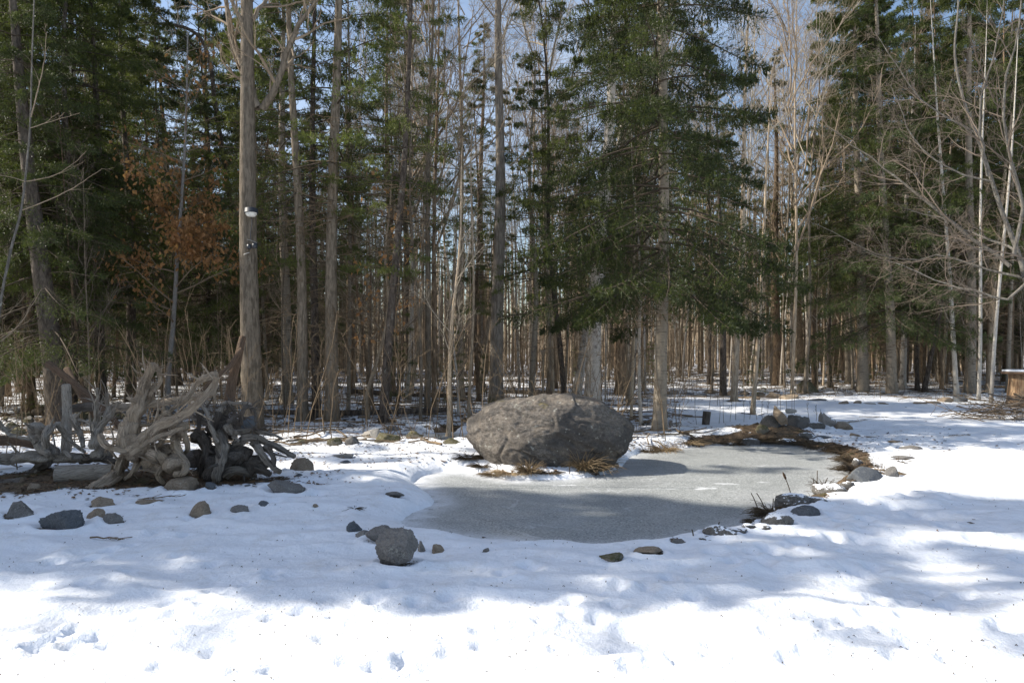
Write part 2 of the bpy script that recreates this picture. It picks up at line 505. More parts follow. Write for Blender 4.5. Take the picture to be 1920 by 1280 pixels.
M['beech_leaf'] = needles('beech_leaf', (.54, .235, .095), (.72, .41, .19), .5)
M['rim_rock'] = rock('rim_rock', (.060, .056, .052), (.135, .125, .112), (.21, .195, .175), snow=.10, scale=2.2)
M['granite'] = rock('granite', (.09, .078, .068), (.18, .155, .13), (.27, .24, .205), stretch=(1, 1, 2.2))
M['grey_rock'] = rock('grey_rock', (.085, .08, .075), (.18, .17, .158), (.27, .255, .235), scale=2.2)
M['brown_rock'] = rock('brown_rock', (.15, .11, .075), (.27, .21, .15), (.34, .28, .21), scale=2.2)
M['slate_rock'] = rock('slate_rock', (.06, .065, .072), (.12, .13, .14), (.17, .18, .19), scale=2.5)
M['mossy_rock'] = rock('mossy_rock', (.14, .12, .09), (.25, .22, .17), (.32, .29, .23), moss=.75, scale=2.2)
M['snowy_rock'] = rock('snowy_rock', (.15, .13, .115), (.28, .25, .22), (.36, .33, .29), snow=.35, scale=2.2)
M['pale_rock'] = rock('pale_rock', (.30, .27, .23), (.42, .39, .34), (.48, .45, .40), scale=2.2)

# ------------------------------------------------------------------ ground: snow over the forest floor
def graded(parts):
    out = []
    for a, b, s0, s1 in parts:
        x = a
        while x < b - 1e-6:
            out.append(x)
            x += s0 + (s1 - s0) * (x - a) / (b - a)
    out.append(parts[-1][1])
    return np.array(out)
gx_pos = graded([(0, 5, .035, .045), (5, 14, .05, .14), (14, 40, .15, 1.2), (40, 150, 1.5, 14)])
gx = np.concatenate([-gx_pos[::-1][:-1], gx_pos])
gy = graded([(-60, -5, 9, 1.2), (-5, 2.4, 1.0, .06), (2.4, 7.2, .026, .030), (7.2, 15, .034, .075), (15, 32, .08, .22), (32, 70, .25, 1.2), (70, 260, 1.4, 14)])
GX, GY = np.meshgrid(gx, gy)
GZ = H(GX.ravel(), GY.ravel())
nx, ny = len(gx), len(gy)
ii = (np.arange(ny - 1)[:, None] * nx + np.arange(nx - 1)[None, :]).ravel()
quads = np.stack([ii, ii + 1, ii + nx + 1, ii + nx], -1)

def litter(x, y):
    """how much bare leaf litter shows through the snow"""
    x = np.asarray(x, float); y = np.asarray(y, float)
    e = forest_edge(x)
    l = .50 * sstep(-1.5, 3.0, y - e) + .10 * sstep(30, 45, y)
    l = np.maximum(l, .30 * sstep(9.8, 11.0, y) * (1 - sstep(-1.4, -.2, x - .0)) * (x < 0))
    pile = ((x + 4.9) / 2.3) ** 2 + ((y - 9.0 - .08 * (x + 4.9)) / .75) ** 2
    l = np.maximum(l, 1.0 * np.exp(-pile ** 2))
    d = poly_sd(x, y, POND)
    back = np.exp(-((d - .12) / .26) ** 2) * sstep(8.9, 9.8, y - .25 * (3.6 - x)) * (.42 * sstep(.6, 1.6, x) + .58 * sstep(2.9, 3.9, x))
    right = np.exp(-((d - .10) / .16) ** 2) * sstep(3.0, 3.4, x) * sstep(7.2, 7.5, y)
    l = np.maximum(l, .95 * np.maximum(back, right))
    b = ((x - BERM[0]) / 1.0) ** 2 + ((y - BERM[1] - .1) / .7) ** 2
    l = np.maximum(l, .9 * np.exp(-b ** 2))
    bo = ((x - .75) / 1.5) ** 2 + ((y - 10.6) / .45) ** 2
    l = np.maximum(l, .55 * np.exp(-bo))
    be = ((x - 4.4) / 3.0) ** 2 + ((y - 13.6) / 1.6) ** 2
    l = np.maximum(l, .42 * np.exp(-be))
    return l

t = Nt('snow_and_litter')
at = t.n.new('ShaderNodeAttribute'); at.attribute_name = 'litter'
lit = at.outputs['Fac']
nA = t.noise(1.3, 6, .62); nB = t.noise(7.0, 6, .7); nC = t.noise(42, 4, .65)
mask = t.math('ADD', t.math('MULTIPLY', nA, .55), t.math('ADD', t.math('MULTIPLY', nB, .30), t.math('MULTIPLY', nC, .15)))
mask = t.math('ADD', t.math('MULTIPLY', t.math('ADD', mask, -.5), 2.1), .5)
thr = t.math('ADD', t.math('MULTIPLY', lit, .95), -.05)
lm = t.ramp(t.math('ADD', t.math('SUBTRACT', thr, mask), .5), [(.47, 0.0), (.535, 1.0)])
soil = t.ramp(nB, [(.3, (.035, .026, .018)), (.5, (.085, .060, .038)), (.68, (.16, .11, .065))])
soil = t.mix(t.ramp(nC, [(.45, 0.0), (.62, .7)]), soil, (.20, .145, .095))
moss = t.ramp(t.noise(3.1, 4, .6), [(.58, 0.0), (.66, .6)])
soil = t.mix(moss, soil, (.06, .065, .02))
snow = t.ramp(t.noise(.9, 5, .6), [(.3, (.80, .83, .88)), (.7, (.88, .90, .93))])
speck = t.ramp(t.noise(38, 4, .75), [(.65, 0.0), (.70, .8)])
where = t.ramp(t.noise(.8, 4, .6), [(.42, .12), (.62, 1.0)])
snow = t.mix(t.math('MULTIPLY', speck, where), snow, (.28, .22, .16))
dirty = t.ramp(t.noise(2.4, 6, .75), [(.54, 0.0), (.72, .55)])
snow = t.mix(dirty, snow, (.62, .60, .57))
t.color(t.mix(lm, snow, soil))
t.l.new(t.ramp(lm, [(0, .55), (1, .95)]), t.b.inputs['Roughness'])
t.set(Specular_IOR_Level=.25)
t.bump(t.noise(9, 6, .65), .6, .05); t.bump(t.noise(70, 4, .7), .5, .010)
t.bump(t.math('MULTIPLY', lm, t.math('ADD', nC, -.9)), .7, .03)
M['ground'] = t.m
mb = MB().add(np.stack([GX.ravel(), GY.ravel(), GZ], -1), quads)
gme = mb.mesh('snow_ground', [M['ground']])
tag(link('ground', gme), kind='structure')

# ------------------------------------------------------------------ pond ice
t = Nt('pond_ice')
n1 = t.noise(40, 4, .85); n2 = t.noise(1.1, 5, .6); n3 = t.noise(6, 5, .7)
c = t.ramp(n1, [(.36, (.085, .094, .095)), (.50, (.285, .30, .298)), (.63, (.56, .57, .56))])
c = t.mix(t.ramp(n2, [(.35, 0.0), (.7, .40)]), c, (.33, .345, .335))
fr = t.math('MULTIPLY', t.ramp(t.noise(1.6, 3, .5, t.mapped((.6, 1.3, 1))), [(.665, 0.0), (.69, .8)]), t.ramp(n3, [(.38, .2), (.6, .9)]))
c = t.mix(fr, c, (.78, .80, .82))
cv = t.noise(.55, 6, .7, None, 1.2)
c = t.mix(t.ramp(cv, [(.46, 0.0), (.66, .30)]), c, (.46, .47, .475))
c = t.mix(t.ramp(t.noise(.9, 5, .6, t.mapped((1, 1.7, 1)), .5), [(.30, .45), (.45, 0.0)]), c, (.19, .20, .205))
wp = t.n.new('ShaderNodeVectorMath'); wp.operation = 'ADD'
nz = t.n.new('ShaderNodeTexNoise'); nz.inputs['Scale'].default_value = 1.5; t.l.new(t.co, nz.inputs['Vector']); t.l.new(t.co, wp.inputs[0]); t.l.new(nz.outputs['Color'], wp.inputs[1])
ck = t.voro(.62, wp.outputs[0], 'DISTANCE_TO_EDGE')
c = t.mix(t.math('MULTIPLY', t.ramp(ck, [(.003, .32), (.011, 0.0)]), t.ramp(n2, [(.42, 0.0), (.56, 1.0)])), c, (.70, .72, .74))
at = t.n.new('ShaderNodeAttribute'); at.attribute_name = 'rim'
c = t.mix(t.math('MULTIPLY', at.outputs['Fac'], t.ramp(n3, [(.35, .35), (.6, 1.0)])), c, (.68, .70, .73))
c = t.mix(t.ramp(t.noise(30, 2, .6), [(.70, 0.0), (.72, .8)]), c, (.06, .05, .04))
t.color(c); t.set(Roughness=.48, Specular_IOR_Level=.4, IOR=1.31)
t.l.new(t.ramp(n3, [(.3, .26), (.7, .5)]), t.b.inputs['Roughness'])
t.bump(n1, .5, .006); t.bump(n3, .12, .02)
M['ice'] = t.m
def ice_sheet(name, poly, z):
    lo, hi = poly.min(0) - .3, poly.max(0) + .3
    xs = np.arange(lo[0], hi[0], .06); ys = np.arange(lo[1], hi[1], .06)
    X, Y = np.meshgrid(xs, ys)
    i = (np.arange(len(ys) - 1)[:, None] * len(xs) + np.arange(len(xs) - 1)[None, :]).ravel()
    q = np.stack([i, i + 1, i + len(xs) + 1, i + len(xs)], -1)
    d = poly_sd(X.ravel(), Y.ravel(), poly)
    keep = d[q].min(1) < .22
    Z = np.full(X.size, z) + .002 * fbm(X.ravel() * 2, Y.ravel() * 2, oct=2, seed=3)
    me = MB().add(np.stack([X.ravel(), Y.ravel(), Z], -1), q[keep]).mesh(name, [M['ice']])
    a = me.attributes.new('rim', 'FLOAT', 'POINT')
    lf = sstep(-.45, -.02, d) * (.45 + .55 * (X.ravel() < .3) * (Y.ravel() > 6.6))
    a.data.foreach_set('value', lf.astype(np.float32))
    return tag(link(name, me), kind='structure')
ice_sheet('pond_ice', POND, ICE_Z)
ice_sheet('pool_ice', POOL, ICE_Z + .03)

# ------------------------------------------------------------------ conifer and hardwood crowns
def conifer(seed, Ht, z0, Lmax, n_b, n2, n3, nl, nw, n_need=4, e_top=.5, droop=.35, shape=.8, wood=None, need=None, dead=None, min_w=.004, full=.62, fill=.80, gap=-.14):
    """needle crown (boughs + needles) and, below it, dead bare boughs; returns two meshes in tree space (z = height)"""
    rng = np.random.default_rng(seed)
    u = np.sort(rng.random(n_b)) ** 1.1
    z = z0 + (Ht * .985 - z0) * u
    nwh = max(6, int((Ht - z0) / .42)); zq = (np.floor(u * nwh) + .5) / nwh
    z = z0 + (Ht * .985 - z0) * np.clip(zq + rng.normal(0, .05 / (Ht - z0), n_b) + (rng.random(n_b) < .3) * rng.uniform(-.5, .5, n_b) / nwh, .001, .999)
    az = np.arange(n_b) * 2.4 + rng.normal(0, .35, n_b)
    fr = np.clip((Ht - z) / (Ht * full), 0, 1) ** shape
    L = np.maximum(Lmax * fr * rng.uniform(.62, 1.12, n_b), .18)
    e0 = -.05 + e_top * (z - z0) / (Ht - z0) + rng.normal(0, .10, n_b)
    S = 7
    tt = np.linspace(0, 1, S)[None]
    hx = np.stack([np.cos(az), np.sin(az)], -1)
    bend = rng.normal(0, .12, n_b)[:, None] * tt ** 2
    perp = np.stack([-np.sin(az), np.cos(az)], -1)
    P = np.zeros((n_b, S, 3))
    P[..., :2] = hx[:, None] * (L[:, None] * tt)[..., None] + perp[:, None] * (L[:, None] * bend)[..., None]
    P[..., 2] = z[:, None] + L[:, None] * (e0[:, None] * tt - droop * tt ** 2 * 1.2 + droop * .55 * tt ** 3.5)
    rb = (.005 + .008 * L)[:, None] * (1 - .8 * tt)
    mb = MB()
    V, q = tubes(P, np.maximum(rb, min_w), 4); mb.add(V, q, 0)
    N = n_b * n2
    b = np.repeat(np.arange(n_b), n2)
    leafy = rng.random(n_b) < fill
    t = np.tile((np.arange(n2) + .5) / n2, n_b) * .88 + .12 + rng.uniform(-.02, .02, N)
    t = np.clip(t, .06, .995)
    f = t * (S - 1); i = np.clip(f.astype(int), 0, S - 2); w = (f - i)[:, None]
    A = P[b, i] * (1 - w) + P[b, i + 1] * w
    tan = nrm(P[b, i + 1] - P[b, i])
    side = np.where(np.tile(np.arange(n2), n_b) % 2 == 0, 1.0, -1.0)[:, None] * nrm(np.cross(tan, np.array([[0, 0, 1.0]])))
    an = rng.uniform(.65, 1.05, N)[:, None]
    D = nrm(np.cos(an) * tan + np.sin(an) * side + rng.normal(0, .13, (N, 3)) + np.array([0, 0, -.10]))
    l2 = np.clip(L[b] * .42 * (1 - t) ** .7 + .10, .10, .85) * rng.uniform(.6, 1.15, N)
    keep = (rng.random(N) < np.clip(.15 + t * 1.3, 0, 1)) & leafy[b] & (noise3(A[:, 0] * .8, A[:, 1] * .8, A[:, 2] * .8, seed) > gap)
    A, D, l2, tan, side = A[keep], D[keep], l2[keep], tan[keep], side[keep]; N = len(A)
    s3 = np.linspace(0, 1, 3)[None, :, None]
    P2 = A[:, None] + D[:, None] * l2[:, None, None] * s3 + np.array([0, 0, -1.0]) * (l2[:, None, None] * .16 * s3 ** 2)
    V, q = tubes(P2, np.tile([[min_w, min_w * .8, min_w * .5]], (N, 1)), 3); mb.add(V, q, 0)
    up = nrm(np.cross(np.cross(D, tan), D)); up *= np.sign(up[:, 2:3] + 1e-6)
    A3 = [A, A + D * (l2 * .5)[:, None]]; D3 = [D, D]; l3 = [l2, l2 * .5]
    M3 = N * n3
    k = np.repeat(np.arange(N), n3)
    t3 = np.tile((np.arange(n3) + .6) / n3, N)
    lat = nrm(np.cross(D, up))[k] * np.where(np.tile(np.arange(n3), N) % 2 == 0, 1.0, -1.0)[:, None]
    Dk = nrm(D[k] * .75 + lat * .7 + rng.normal(0, .16, (M3, 3)))
    Ak = A[k] + D[k] * (l2[k] * t3)[:, None] + np.array([0, 0, -.16]) * (l2[k] * t3 ** 2)[:, None]
    lk = l2[k] * (1 - .65 * t3) * .5 * rng.uniform(.6, 1.2, M3) + .02
    AA = np.concatenate([A, Ak]); DD = np.concatenate([D, Dk]); ll = np.concatenate([l2, lk]); UU = np.concatenate([up, up[k]])
    Q = len(AA)
    g = np.repeat(np.arange(Q), n_need)
    s = np.tile((np.arange(n_need) + .5) / n_need, Q) + rng.uniform(-.1, .1, Q * n_need)
    sg = rng.choice([-1.0, 1.0], Q * n_need)[:, None]
    lt = nrm(np.cross(DD, UU))[g] * sg
    base = AA[g] + DD[g] * (ll[g] * s)[:, None]
    dirn = nrm(DD[g] * rng.uniform(.4, 1.1, (len(g), 1)) + lt * rng.uniform(.2, 1.0, (len(g), 1)) + UU[g] * rng.uniform(-.25, .45, (len(g), 1)))
    ln = nl * rng.uniform(.7, 1.35, (len(g), 1))
    wv = nrm(np.cross(dirn, rng.normal(size=(len(g), 3)))) * nw * rng.uniform(.7, 1.3, (len(g), 1))
    V = np.stack([base - wv, base + wv, base + dirn * ln], 1).reshape(-1, 3)
    mb.add(V, np.arange(len(V)).reshape(-1, 3), 1, False)
    crown = mb.mesh('crown', [wood or M['bough'], need or M['needle_dark']])
    return crown

def dead_boughs(seed, z0, z1, Lmax, n, n2=7, n3=3, rmin=.004, mat=None, droop=-.02):
    rng = np.random.default_rng(seed)
    z = rng.uniform(z0, z1, n); az = rng.uniform(0, 6.283, n)
    L = Lmax * rng.uniform(.35, 1.1, n)
    P, S = [], 6
    p = np.stack([0 * z, 0 * z, z], -1)
    d = np.stack([np.cos(az), np.sin(az), rng.normal(.05, .22, n)], -1)
    P = [p]
    for s in range(S):
        d = nrm(d + rng.normal(0, .09, (n, 3)) + np.array([0, 0, droop]))
        p = p + d * (L / S)[:, None]; P.append(p)
    P = np.stack(P, 1); rr = np.maximum((.004 + .006 * L)[:, None] * np.linspace(1, .3, S + 1)[None], rmin)
    mb = MB(); V, q = tubes(P, rr, 4); mb.add(V, q)
    P2, r2, l2 = grow(rng, P, rr, L, n2, .2, 1, .4, 1.1, .25, .5, 3, .15, -.01, rmin=rmin)
    V, q = tubes(P2, r2, 3); mb.add(V, q)
    if n3:
        P3, r3, l3 = grow(rng, P2, r2, l2, n3, .2, 1, .4, 1.1, .3, .6, 2, .15, -.01, rmin=rmin * .8)
        V, q = tubes(P3, r3, 3); mb.add(V, q)
    return mb.mesh('dead_branches', [mat or M['dead_twig']])

def hardwood(seed, Ht, z0, n1=16, L1=(.28, .42), n2=8, n3=6, n4=4, ang=(.45, .95), up=.10, mat=None, rmin=.0042, r0=.10, wander=.13, leaves=None):
    rng = np.random.default_rng(seed)
    zs = np.linspace(0, Ht, 12)
    T = np.stack([.012 * Ht * np.sin(zs * .5 + seed) * zs / Ht, .012 * Ht * np.cos(zs * .4 + seed) * zs / Ht, zs], -1)[None]
    Tr = (r0 * (1 - zs / Ht) ** .8 + .012)[None]
    mb = MB()
    P1, r1, l1 = grow(rng, T, Tr, np.array([Ht]), n1, z0 / Ht, .97, ang[0], ang[1], L1[0], L1[1], 8, wander, up, rk=.45, rmin=rmin * 1.5, taper=.75)
    V, q = tubes(P1, r1, 6); mb.add(V, q)
    P2, r2, l2 = grow(rng, P1, r1, l1, n2, .2, 1, .35, 1.0, .3, .6, 6, wander, up * .6, rmin=rmin * 1.2)
    V, q = tubes(P2, r2, 4); mb.add(V, q)
    P3, r3, l3 = grow(rng, P2, r2, l2, n3, .15, 1, .35, 1.0, .35, .65, 4, wander * 1.1, up * .4, rmin=rmin)
    V, q = tubes(P3, r3, 3); mb.add(V, q)
    if n4:
        P4, r4, l4 = grow(rng, P3, r3, l3, n4, .2, 1, .35, .9, .35, .7, 2, wander, up * .3, rmin=rmin * .8)
        V, q = tubes(P4, r4, 3); mb.add(V, q)
    return mb.mesh('branches', [mat or M['twig']])

def stub_limbs(seed, z0, z1, n, L, mat, rmin=.006):
    rng = np.random.default_rng(seed)
    z = np.linspace(z0, z1, n)
    T = np.stack([0 * z, 0 * z, z], -1)[None]
    mb = MB()
    P, r, l = grow(rng, T, np.full((1, n), .05), np.array([L]), n, 0, 1, .8, 1.5, .4, 1.1, 5, .15, .02, rmin=rmin, taper=.3)
    V, q = tubes(P, r, 4); mb.add(V, q)
    P2, r2, l2 = grow(rng, P, r, l, 4, .3, 1, .4, 1.0, .3, .6, 3, .15, .02, rmin=rmin * .7)
    V, q = tubes(P2, r2, 3); mb.add(V, q)
    return mb.mesh('branches', [mat])

def trunk_mesh(seed, Ht, r0, mat, lean=(0, 0), wob=.05, k=10, flare=.5, bendpts=None, n=22, top=.12):
    """a tapered trunk from the ground up with root flare, in tree space"""
    t = np.linspace(0, 1, n) ** 1.6
    z = t * Ht
    if bendpts is None:
        x = lean[0] * z + wob * np.sin(z * .55 + seed); y = lean[1] * z + wob * np.cos(z * .47 + seed * 2)
        x -= x[0]; y -= y[0]
    else:
        bp = np.array(bendpts); x = np.interp(z, bp[:, 2], bp[:, 0]); y = np.interp(z, bp[:, 2], bp[:, 1])
        x = x + wob * .3 * np.sin(z * .8 + seed)
    r = r0 * (np.maximum(1 - z / Ht, 0) ** .75 * (1 - top) + top * (1 - z / Ht) + .01)
    fl = 1 + flare * np.exp(-z / max(r0 * 1.6, .05))
    V, q = limb_verts(np.stack([x, y, z - .0], -1), r * fl, k, .10, 2.2 / max(r0 * 2, .1), seed, cap=False)
    an = np.arctan2(V[:, 1] - np.repeat(y, k), V[:, 0] - np.repeat(x, k))
    zz = np.repeat(z, k)
    rootv = np.exp(-zz / max(r0 * 1.3, .04)) * (np.sin(an * 4 + seed) + .5 * np.sin(an * 7 + seed * 3)) * r0 * .28 * (flare > .2)
    V[:, 0] += np.cos(an) * rootv; V[:, 1] += np.sin(an) * rootv
    V[:k, 2] -= .25
    return MB().add(V, q).mesh('trunk', [mat])

NH = 17.0
CR = {}
CR['spruce_low'] = conifer(11, NH, 2.2, 3.1, 165, 28, 6, .066, .0088, 8, need=M['needle_dark'], full=.75, fill=.9, gap=-.22)
CR['spruce_mid'] = conifer(12, NH, 4.0, 2.8, 120, 24, 6, .070, .0095, 8, need=M['needle_mid'], full=.7, fill=.86, gap=-.18)
CR['fir_high'] = conifer(13, NH, 5.5, 2.4, 84, 20, 6, .074, .0095, 7, need=M['needle_mid'], droop=.25, full=.6)
CR['fir_top'] = conifer(14, NH, 7.5, 2.2, 70, 18, 6, .074, .0095, 7, need=M['needle_olive'], droop=.3, full=.55)
CR['fir_thin'] = conifer(15, NH, 4.5, 1.9, 72, 16, 5, .074, .0095, 7, need=M['needle_olive'], droop=.2)
CR['hemlock'] = conifer(16, NH, 1.9, 3.5, 150, 30, 7, .060, .0085, 8, need=M['needle_dark'], droop=.5, e_top=.3, shape=.6, full=.85, fill=.96, gap=-.32)
CR['spruce_narrow'] = conifer(17, NH, 1.5, 1.9, 165, 24, 6, .10, .024, 4, need=M['needle_dark'], full=.7, fill=1, gap=-1)
DB = [dead_boughs(21, 1.4, 7.0, 1.6, 58, 7, 4, .0032), dead_boughs(22, 1.2, 8.0, 1.35, 60, 7, 4, .0032), dead_boughs(23, 1.8, 9.0, 1.8, 62, 7, 4, .0032)]
HW = [hardwood(31, NH, 6.0), hardwood(32, NH, 8.0, n1=12, mat=M['pale_twig']), hardwood(33, NH, 4.5, n1=16, ang=(.35, .7)), hardwood(34, NH, 9.5, n1=11, ang=(.5, .9), mat=M['pale_twig'])]
PO = [hardwood(41, 9, 2.0, n1=13, L1=(.16, .28), n2=7, n3=5, n4=2, r0=.032, rmin=.003, mat=M['pale_twig']), hardwood(42, 9, 1.2, n1=15, L1=(.18, .30), n2=7, n3=5, n4=2, r0=.032, rmin=.003, mat=M['red_twig']),
      hardwood(43, 9, 2.6, n1=12, L1=(.15, .25), n2=7, n3=5, n4=2, r0=.032, rmin=.003)]
SM = [conifer(51, 6.0, .5, 1.25, 60, 14, 4, .075, .010, 4, need=M['needle_mid'], e_top=.5, droop=.2), conifer(52, 6.0, .6, 1.1, 50, 14, 4, .075, .010, 4, need=M['needle_olive'], e_top=.6, droop=.2)]

def lean_rot(o, lx, ly=0.0):
    o.rotation_euler = (-math.atan(ly), math.atan(lx), 0)

def plant(name, label, base, r0, bark_m, crown=None, Ht=17.0, lean=0.0, seed=0, dead=None, group=None, k=12, flare=.32, bend=None, spin=0.0, extra=None, crown_h=None):
    root = thing(name, label, 'tree', base, group)
    link('trunk', trunk_mesh(seed, Ht, r0, bark_m, (lean, 0), min(.05, r0 * .5), k, flare, bend), root)
    s = Ht / NH
    for me, nm in ((crown, 'crown'), (dead, 'dead_branches'), (extra, 'branches')):
        if me is None: continue
        if nm == 'crown' and me.name.startswith('branches'): nm = 'branches'
        c = link(nm, me, root)
        c.rotation_euler = (Matrix.Rotation(math.atan(lean), 3, 'Y') @ Matrix.Rotation(spin + seed * 1.7, 3, 'Z')).to_euler()
        sc_ = (crown_h / NH) if (crown_h and nm == 'crown') else s
        c.scale = (sc_, sc_, sc_)
    return root

